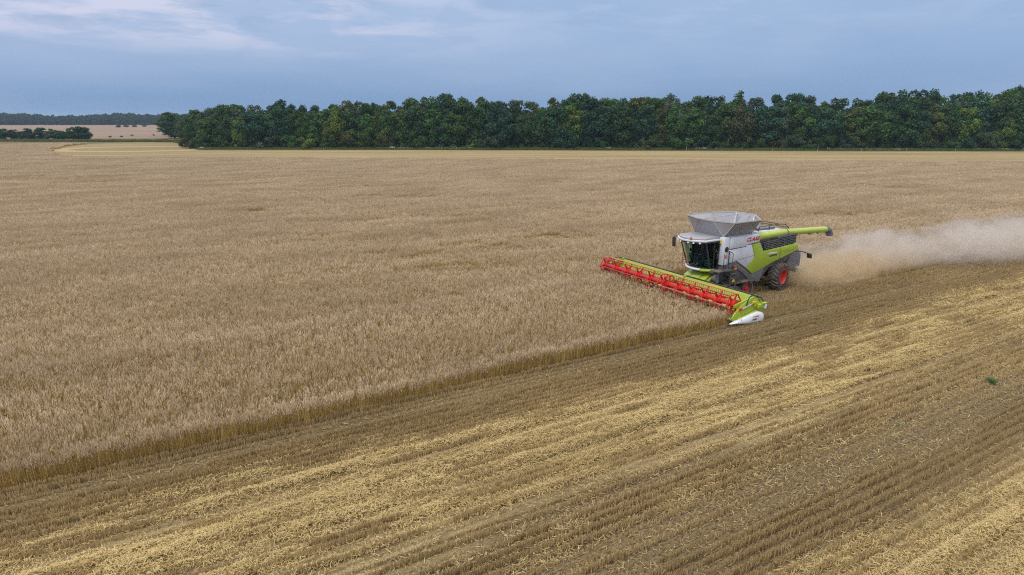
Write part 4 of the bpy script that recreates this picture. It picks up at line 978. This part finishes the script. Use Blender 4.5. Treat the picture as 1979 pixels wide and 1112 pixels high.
def tree(x, y, h, kind, hue, name='tree', width=1., row='', grp='', extra='', cat='tree'):
    e = empty(name, (x, y, 0), random.uniform(0, 6.28)); e.scale = (h * width, h * width, h)
    c = bpy.data.objects.new('crown', random.choice(CR[kind])); COL.objects.link(c); c.parent = e
    q = random.uniform(.88, 1.14); c.color = (*[v * q for v in HUES[hue]], 1)
    if kind != 'bush' or h > 3:
        k = bpy.data.objects.new('trunk', random.choice(TR)); COL.objects.link(k); k.parent = e
    else:
        k = bpy.data.objects.new('stem', random.choice(TR)); COL.objects.link(k); k.parent = e
    e['category'] = cat; e['group'] = grp
    REG.append([e, kind, hue, row, x, y, h, cat]); return e
def hue_pick(w=None):
    names = list(HUES); wts = w or (32, 22, 24, 10, 3, 7, 2); return random.choices(names, wts)[0]
SKY = [(330, 222), (345, 219), (362, 215), (380, 216), (400, 210), (425, 205), (450, 198), (475, 200), (500, 205), (530, 203), (560, 197), (585, 201), (620, 203), (650, 199), (665, 195), (690, 196), (720, 201), (760, 198), (780, 193), (820, 190), (850, 186), (868, 182), (885, 188), (910, 188), (930, 193), (960, 196), (1000, 191), (1040, 197), (1070, 191), (1110, 185), (1130, 184), (1150, 190), (1200, 192), (1240, 187), (1270, 189), (1310, 187), (1340, 192), (1380, 187), (1435, 182), (1470, 187), (1500, 189), (1520, 185), (1548, 180), (1575, 189), (1590, 197), (1610, 189), (1640, 192), (1680, 187), (1710, 182), (1735, 175), (1770, 178), (1800, 184), (1850, 183), (1900, 179), (1940, 175), (1979, 169), (2400, 172)]
def skyline(px):
    for (a, ya), (b, yb) in zip(SKY, SKY[1:]):
        if a <= px <= b: return ya + (yb - ya) * (px - a) / (b - a)
    return SKY[0][1] if px < SKY[0][0] else SKY[-1][1]
def h_for(x, y, ypx): # height of a tree at (x,y) whose top is seen at picture row ypx
    v = (CY - ypx) / F_PX; return CAM_H + y * (v * cP - sP) / (v * sP + cP)
def edge_y(px): # front of the wood
    return at(px, 288.6 if px < 700 else 288.6 + (px - 700) * .0018).y
GRP = 'broadleaf trees of the wood behind the field'
# back rows carry the skyline
for row, (dy, frac, step) in enumerate(((18., 1., 30), (9.5, .93, 34), (2.5, .80, 30))):
    px_ = 388 + row * 11
    while px_ < 2180:
        y_ = edge_y(px_) + dy + random.uniform(-1.8, 1.8); x_ = (px_ + random.uniform(-8, 8) - CX) / F_PX * (y_ * cP + CAM_H * sP)
        hp = h_for(x_, y_, skyline(px_)); f = frac + (random.uniform(-.05, .035) if row == 0 else random.uniform(-.14, .06))
        kind = random.choices(['round', 'tall', 'broad'], (5, 3, 3))[0]
        hue = hue_pick() if row else hue_pick((30, 20, 28, 14, 2, 8, 2))
        tree(x_, y_, max(7., hp * f), kind, hue, width=random.uniform(.85, 1.2) * (1.15 if row == 2 else 1.), row=('in the back row', 'in the middle row', 'on the front edge')[row], grp=GRP)
        px_ += step * random.uniform(.75, 1.25)
# the wood's end, running away to the left
for i in range(26):
    f = i / 25; a0, a1 = at(386, 286), at(332, 271.5)
    p = a0.lerp(a1, min(1, f * 1.0)); 
    for k in range(2):
        x_, y_ = p.x + 8 + k * 9 + random.uniform(-2, 2), p.y + random.uniform(-2, 2)
        pxx = px_of((x_, y_, 0))[0]; h_ = h_for(x_, y_, skyline(pxx) + random.uniform(1, 6)) * (.82 if k == 0 else .95)
        if i % 2 and k: continue
        tree(x_, y_, h_, random.choice(['round', 'broad']), hue_pick((34, 30, 14, 6, 2, 10, 4)), width=1.05, row='on the receding end', grp=GRP)
for i in range(16):
    f = (i + .5) / 16; y_ = 330 + f * 480; x_ = -178 - f * 180 + random.uniform(-8, 8)
    pxx = px_of((x_, y_, 0))[0]
    h_ = h_for(x_, y_, 219 + (1 - min(1, (pxx - 250) / 80)) * 1.5 + random.uniform(-1.5, 2)); tree(x_, y_, max(12., h_), 'broad', hue_pick((34, 36, 10, 4, 0, 14, 2)), width=1.6, row='far back', grp=GRP)
# named standouts
for (px_, top, hue, kind, w_, dy) in ((470, 228, 'bright yellow-green', 'round', .9, -1.), (640, 236, 'olive green', 'broad', .9, -1.), (655, 208, 'bright yellow-green', 'tall', .9, 0.), (1600, 236, 'bright yellow-green', 'tall', .8, -1.5), (1935, 232, 'bright yellow-green', 'broad', .9, -1.), (545, 212, 'deep blue-green', 'round', 1.1, 1.), (868, 183, 'dark green', 'tall', 1., 12.), (1110, 183, 'dark green', 'tall', .9, 10.), (1130, 183, 'dark green', 'tall', .9, 11.), (1250, 270, 'olive green', 'bush', 1.1, -3.)):
    y_ = edge_y(px_) + dy; x_ = (px_ - CX) / F_PX * (y_ * cP + CAM_H * sP)
    tree(x_, y_, h_for(x_, y_, top), kind, hue, width=w_, row='standing out', grp=GRP, name='tree' if kind != 'bush' else 'bush', cat='tree' if kind != 'bush' else 'bush')
# bushes at the foot
px_ = 392
while px_ < 2150:
    y_ = edge_y(px_) - random.uniform(.2, 2.2); x_ = (px_ - CX) / F_PX * (y_ * cP + CAM_H * sP)
    tree(x_, y_, random.choice((1.6, 2.2, 3., 4.5, 6.)) * random.uniform(.85, 1.15), 'bush', hue_pick((26, 14, 24, 16, 10, 14, 2)), name='bush', width=random.uniform(.9, 1.5), row='at wood foot', grp='bushes along the foot of the wood', cat='bush')
    px_ += random.uniform(10, 22)
for (px_, py_, h_) in ((366, 287, 3.6), (375, 287.5, 2.8), (357, 285, 2.4)):
    p = at(px_, py_); tree(p.x, p.y, h_, 'bush', 'brownish green', name='bush', width=1.5, row='beside curved stubble', grp='dry bushes by the stubble', cat='bush')
# hedge clump on the left, beyond the crop
for (px_, top, kind, w_) in ((-30, 250, 'round', 1.2), (-8, 252, 'broad', 1.2), (8, 249, 'round', 1.2), (30, 251, 'broad', 1.3), (44, 254, 'round', 1.3), (57, 248.5, 'round', 1.2), (70, 254, 'bush', 1.), (82, 247, 'round', 1.15), (93, 254, 'bush', 1.1), (104, 249.5, 'round', 1.3), (119, 253, 'broad', 1.3), (130, 255, 'bush', 1.1), (143, 246.5, 'round', 1.3), (155, 245, 'round', 1.3), (167, 246.5, 'round', 1.2), (160, 258, 'bush', 1.)):
    y_ = at(px_, 271.0).y + random.uniform(-2, 2); x_ = (px_ - CX) / F_PX * (y_ * cP + CAM_H * sP)
    tree(x_, y_, h_for(x_, y_, top), kind, hue_pick((40, 36, 16, 0, 0, 10, 0)), name='small_tree', width=w_ * 1.35, row='in the clump', grp='small trees of the clump on the left', cat='small tree')
# small bushes dotted on the far field
for (px_, py_) in ((213, 266), (235, 265.5), (255, 263), (298, 262.5), (319, 261.5), (243, 246.5), (260, 246), (280, 245.5), (228, 247)):
    p = at(px_, py_); tree(p.x, p.y, .9 if py_ > 255 else 3.0, 'bush', 'brownish green' if py_ > 255 else 'dark green', name='bush', width=1.8, row='on the distant field', grp='bushes on the distant field', cat='bush')

# labels: look first, then landmarks above which the plant stands, then order from the left among its likes
def where(px_):
    for lim_, w_ in ((60, 'at left photo edge'), (120, 'left of the horizon gap'), (185, 'just left of the horizon gap'), (300, 'left of the wood'), (345, 'at the wood tip'), (430, 'near the wood left end'), (560, 'in the wood left stretch'), (720, 'left third of the photo'), (880, 'left of the photo centre'), (1040, 'about the photo centre'), (1160, 'left of above the reel'), (1300, 'above the far reel end'), (1400, 'above the driver cab'), (1480, 'above the grain tank'), (1620, 'above the unloading tube'), (1760, 'above the dust start'), (1880, 'above the thick dust'), (1990, 'at right photo edge'), (9999, 'past the right photo edge')):
        if px_ < lim_: return w_
ORD = ['first', 'second', 'third', 'fourth', 'fifth', 'sixth', 'seventh', 'eighth', 'ninth', 'tenth', 'eleventh', 'twelfth']
groups_ = {}
for r_ in REG:
    e, kind, hue, row, x, y, h, cat = r_
    row = 'in clump' if cat == 'small tree' else row
    base_ = '%s %s %s %s' % (SHAPEW[kind], hue, cat, row)
    groups_.setdefault((base_, where(px_of((x, y, h))[0])), []).append((px_of((x, y, h))[0], e))
for (b_, w_), l_ in groups_.items():
    l_.sort(key=lambda q: q[0])
    for i, (_, e) in enumerate(l_):
        lab = '%s, %s' % (b_, w_)
        if len(l_) > 1: lab = '%s, %s from left' % (lab, ORD[min(i, 11)])
        ws = lab.replace('standing ', '').split(); e['label'] = ' '.join(ws)

# the far wood on the horizon reads as one mass
V = []; var = []; rot = []; scl = []
cl = lib('far_crown_library', [])
for me in CR['round'] + CR['broad']:
    me = me.copy(); me.materials[0] = M['leaf_far']; o = bpy.data.objects.new('far_crown_%02d' % len(cl.objects), me); cl.objects.link(o)
for row in range(4):
    for px_ in np.arange(-330, 345, 5.2):
        y_ = 985 + row * 14 + random.uniform(-5, 5); x_ = (px_ - CX + random.uniform(-2, 2)) / F_PX * y_
        h_ = (12.6 + .9 * row) * random.uniform(.86, 1.1) * (1 + .09 * math.sin(px_ * .03)); V.append((x_, y_, 0)); var.append(random.randrange(7)); rot.append((0, 0, random.uniform(0, 6.28))); scl.append((h_ * 1.0, h_ * 1.0, h_))
o = scatter('distant_wood', V, var, rot, scl, cl); tag(o, 'long low wood on the horizon at the far left, blue with distance', 'wood', kind='stuff')

# grass tufts and white flowers along the foot of the wood
M['grass'] = plantmat('verge_grass', (.07, .12, .025), (.15, .19, .05), (.22, .20, .09), big=.05)
M['flower'] = plantmat('white_flowers', (.7, .7, .66), (.8, .8, .76), (.7, .7, .6))
def tuft_mesh(fl):
    C = Cloud(); n = 120; P = np.zeros((n, 3)); P[:, :2] = rng.uniform(-.9, .9, (n, 2))
    V, top = blades(P, rng.uniform(.25, .8, n), rng.uniform(.04, .09, n), rng.uniform(0, 3.14, n), rng.uniform(0, .4, n), rng.uniform(0, 6.28, n), 0, 0, .3); C.add(V, 0, rng.uniform(0, 1, n))
    if fl:
        k = 14; q = top[:k]; s = .10; Vq = np.stack([q + np.array(d) for d in ((-s, -s, 0), (s, -s, 0.03), (s, s, .1), (-s, s, .07))], 1); C.add(Vq, 1, .5)
    return C.mesh('grass_tuft', [M['grass'], M['flower']])
GL = lib('grass_library', [tuft_mesh(0) for _ in range(4)] + [tuft_mesh(1) for _ in range(2)])
V, var, rot, scl = [], [], [], []
for px_ in np.arange(386, 2150, 2.6):
    for k in range(5):
        y_ = edge_y(px_) - 2.0 - k * .6 + random.uniform(-.5, .5); x_ = (px_ + random.uniform(-2, 2) - CX) / F_PX * (y_ * cP + CAM_H * sP)
        fl = random.random() < (.35 if (730 < px_ < 920 or 1340 < px_ < 1430) and k < 3 else .02)
        V.append((x_, y_, 0)); var.append(random.randrange(4) if not fl else 4 + random.randrange(2)); rot.append((0, 0, random.uniform(0, 6.28))); z_ = random.uniform(.5, 1.3); scl.append((1, 1, z_))
for px_ in np.arange(-40, 386, 1.6):
    for k in range(3):
        p = at(px_, 273.2 + k * .7 + (px_ - 160) * .004 if px_ < 340 else 275. + (px_ - 340) * .2); V.append((p.x + random.uniform(-1, 1), p.y, 0)); var.append(random.randrange(4)); rot.append((0, 0, random.uniform(0, 6.28))); scl.append((1.2, 1.2, random.uniform(.6, 1.6)))
o = scatter('verge_plants', V, var, rot, scl, GL); tag(o, 'rough green grass with a few white flowers along the foot of the wood', 'grass', kind='stuff')

# pale marker posts before the wood
for i, (px_, py_, hh, lab) in enumerate(((1326, 292.6, 1.3, 'slim pale post on the verge above the front of the grain tank'), (1493, 293, .9, 'slim pale post on the verge just right of the grain tank'), (1580, 293.2, 1.6, 'tallest slim pale post, on the verge above the unloading tube'), (1665, 293.4, 1.0, 'slim pale post on the verge to the right of the unloading spout'), (1752, 293.6, 1.2, 'slim pale post on the verge above the middle of the dust cloud'), (1846, 293.8, .9, 'slim pale post on the verge, second from the right edge of the photo'), (1976, 294, 1.2, 'slim pale post on the verge at the right edge of the photo'))):
    p = at(px_, py_); o = MB().cyl((0, 0, 0), (0, 0, hh), .065, .055, 10).cyl((0, 0, hh), (0, 0, hh + .07), .055, .01, 10).build('marker_post', M['wood'], None); o.location = p
    tag(o, lab, 'post', 'marker posts along the verge')

# green weed left standing on the stubble
M['weed'] = plantmat('weed_leaf', (.13, .22, .07), (.22, .32, .12), (.16, .22, .08))
def weed(loc, r, n, lab, grp):
    C = Cloud(); a = rng.uniform(0, 6.28, n); P = np.zeros((n, 3)); P[:, 0] = np.cos(a) * rng.uniform(0, r, n); P[:, 1] = np.sin(a) * rng.uniform(0, r * .8, n); P[:, 2] = .05
    V, _ = blades(P, rng.uniform(.08, .26, n), rng.uniform(.03, .07, n), rng.uniform(0, 3.14, n), rng.uniform(.1, .9, n), a, 0, 0, .5); C.add(V, 0, rng.uniform(0, 1, n))
    o = bpy.data.objects.new('weed', C.mesh('weed', [M['weed']])); COL.objects.link(o); o.location = loc; tag(o, lab, 'weed', grp)
weed(at(1916, 742, .0), (.20), 70, 'small bright green weed standing on the brown stubble near the right edge', 'green weeds on the stubble')
weed(at(1738, 826, .0), .22, 6, 'thin low green weed on the stubble below and left of the bright one', 'green weeds on the stubble')

# ------------------------------------------------------------------ dust and haze
def vol_obj(name, verts_box, dens_fn, colr, label, cat, aniso=.25):
    (x0, x1), (y0, y1), (z0, z1) = verts_box
    mb = MB().box(((x0 + x1) / 2, (y0 + y1) / 2, (z0 + z1) / 2), (x1 - x0, y1 - y0, z1 - z0))
    m = bpy.data.materials.new(name); m.use_nodes = True; t = m.node_tree; t.nodes.clear()
    o = t.nodes.new('ShaderNodeOutputMaterial'); pv = t.nodes.new('ShaderNodeVolumePrincipled'); L(t, pv.outputs[0], o.inputs['Volume'])
    tcn = t.nodes.new('ShaderNodeTexCoord'); s_ = t.nodes.new('ShaderNodeSeparateXYZ'); L(t, tcn.outputs['Object'], s_.inputs[0])
    d, c = dens_fn(t, tcn.outputs['Object'], s_.outputs[0], s_.outputs[1], s_.outputs[2]); L(t, d, pv.inputs['Density'])
    if c is not None: L(t, c, pv.inputs['Color'])
    else: pv.inputs['Color'].default_value = (*colr, 1)
    pv.inputs['Anisotropy'].default_value = aniso
    ob = mb.build(name, m, None, smooth=False); ob.location = w_of(0, 0); ob.rotation_euler = (0, 0, ANG); tag(ob, label, cat, kind='stuff')
    return ob
def dens_main(t, v, x, y, z):
    # local x runs back along the swath, y points away from the camera (so -c)
    big = noise(t, stretch(t, v, .55, .8, 1.), .32, 5, .6, .8); fine = noise(t, stretch(t, v, .7, 1., 1.2), 1.1, 4, .6, .6)
    gx = mapr(t, x, 9.4, 20., .0, 1.)                        # thickens behind the machine
    cz = math_(t, 'ADD', 1.15, math_(t, 'MULTIPLY', mapr(t, x, 10., 40., smooth=False), .55))
    hz = math_(t, 'ADD', 1.15, math_(t, 'MULTIPLY', mapr(t, x, 10., 40., smooth=False), .95))
    dz = math_(t, 'DIVIDE', math_(t, 'SUBTRACT', z, cz), hz)
    cyc = math_(t, 'ADD', 5.4, math_(t, 'MULTIPLY', mapr(t, x, 15., 55., smooth=False), -11.))
    hy = math_(t, 'ADD', 1.8, math_(t, 'MULTIPLY', mapr(t, x, 10., 36., smooth=False), 2.3))
    dy = math_(t, 'DIVIDE', math_(t, 'SUBTRACT', y, cyc), hy)
    r2 = math_(t, 'ADD', math_(t, 'MULTIPLY', dz, dz), math_(t, 'MULTIPLY', dy, dy))
    r2 = math_(t, 'ADD', r2, math_(t, 'MULTIPLY', math_(t, 'SUBTRACT', .5, big), 2.7))
    sh = mapr(t, r2, 1.25, -.05)
    d = math_(t, 'MULTIPLY', math_(t, 'MULTIPLY', sh, math_(t, 'MULTIPLY', gx, mapr(t, x, 62., 50.))), mapr(t, fine, .32, .62, .25, 1.5))
    return math_(t, 'MULTIPLY', d, .42), None
vol_obj('dust_cloud', ((9.8, 62.), (-10., 10.), (.05, 5.4)), dens_main, (.86, .80, .73), 'pale grey-brown dust drifting behind the combine to the right edge', 'dust')
def dens_chaff(t, v, x, y, z):
    big = noise(t, v, .8, 5, .65, 1.0)
    dz = math_(t, 'DIVIDE', math_(t, 'SUBTRACT', z, .7), .75); dy = math_(t, 'DIVIDE', math_(t, 'SUBTRACT', y, 4.0), 2.6)
    r2 = math_(t, 'ADD', math_(t, 'MULTIPLY', dz, dz), math_(t, 'MULTIPLY', dy, dy)); r2 = math_(t, 'ADD', r2, math_(t, 'MULTIPLY', math_(t, 'SUBTRACT', .5, big), 4.2))
    d = math_(t, 'MULTIPLY', mapr(t, r2, 1.25, -.2), math_(t, 'MULTIPLY', mapr(t, x, 8.8, 10.5), mapr(t, x, 26., 17.)))
    return math_(t, 'MULTIPLY', d, .8), None
vol_obj('chaff_cloud', ((8.9, 26.), (.5, 9.), (.03, 2.3)), dens_chaff, (.84, .70, .48), 'tan chaff blown low over the stubble right behind the rear wheels', 'chaff')
# flying bits of straw
C = Cloud(); n = 900; P = np.zeros((n, 3)); f = rng.beta(1, 2.2, n); P[:, 0] = 9.2 + f * 11; P[:, 1] = 4.9 + rng.normal(0, 1.2, n) * (.5 + f); P[:, 2] = .25 + np.abs(rng.normal(.5, .45, n)) * (1 - f * .4)
lying(C, P, rng.uniform(.03, .10, n), 0, rng.uniform(0, 1, n), (.008, .014), 1.)
ob = bpy.data.objects.new('flying_chaff', C.mesh('flying_chaff', [M['straw']])); COL.objects.link(ob); ob.location = w_of(0, 0); ob.rotation_euler = (0, 0, ANG); tag(ob, 'bits of straw thrown out behind the combine rear wheels', 'chaff', kind='stuff')

HAZE = 0.00013
if HAZE:
    m = bpy.data.materials.new('haze_air'); m.use_nodes = True; t = m.node_tree; t.nodes.clear()
    o = t.nodes.new('ShaderNodeOutputMaterial'); pv = t.nodes.new('ShaderNodeVolumePrincipled'); L(t, pv.outputs[0], o.inputs['Volume'])
    pv.inputs['Density'].default_value = HAZE; pv.inputs['Color'].default_value = (.55, .74, 1., 1); pv.inputs['Anisotropy'].default_value = 0.
    me = bpy.data.meshes.new('haze'); bm = bmesh.new(); bmesh.ops.create_cube(bm, size=1, matrix=Matrix.Translation((0, 0, 14.)) @ Matrix.Diagonal((14200, 14200, 30., 1))); bm.to_mesh(me); bm.free(); me.materials.append(m)
    hz_ = bpy.data.objects.new('haze', me); COL.objects.link(hz_); tag(hz_, kind='stuff')
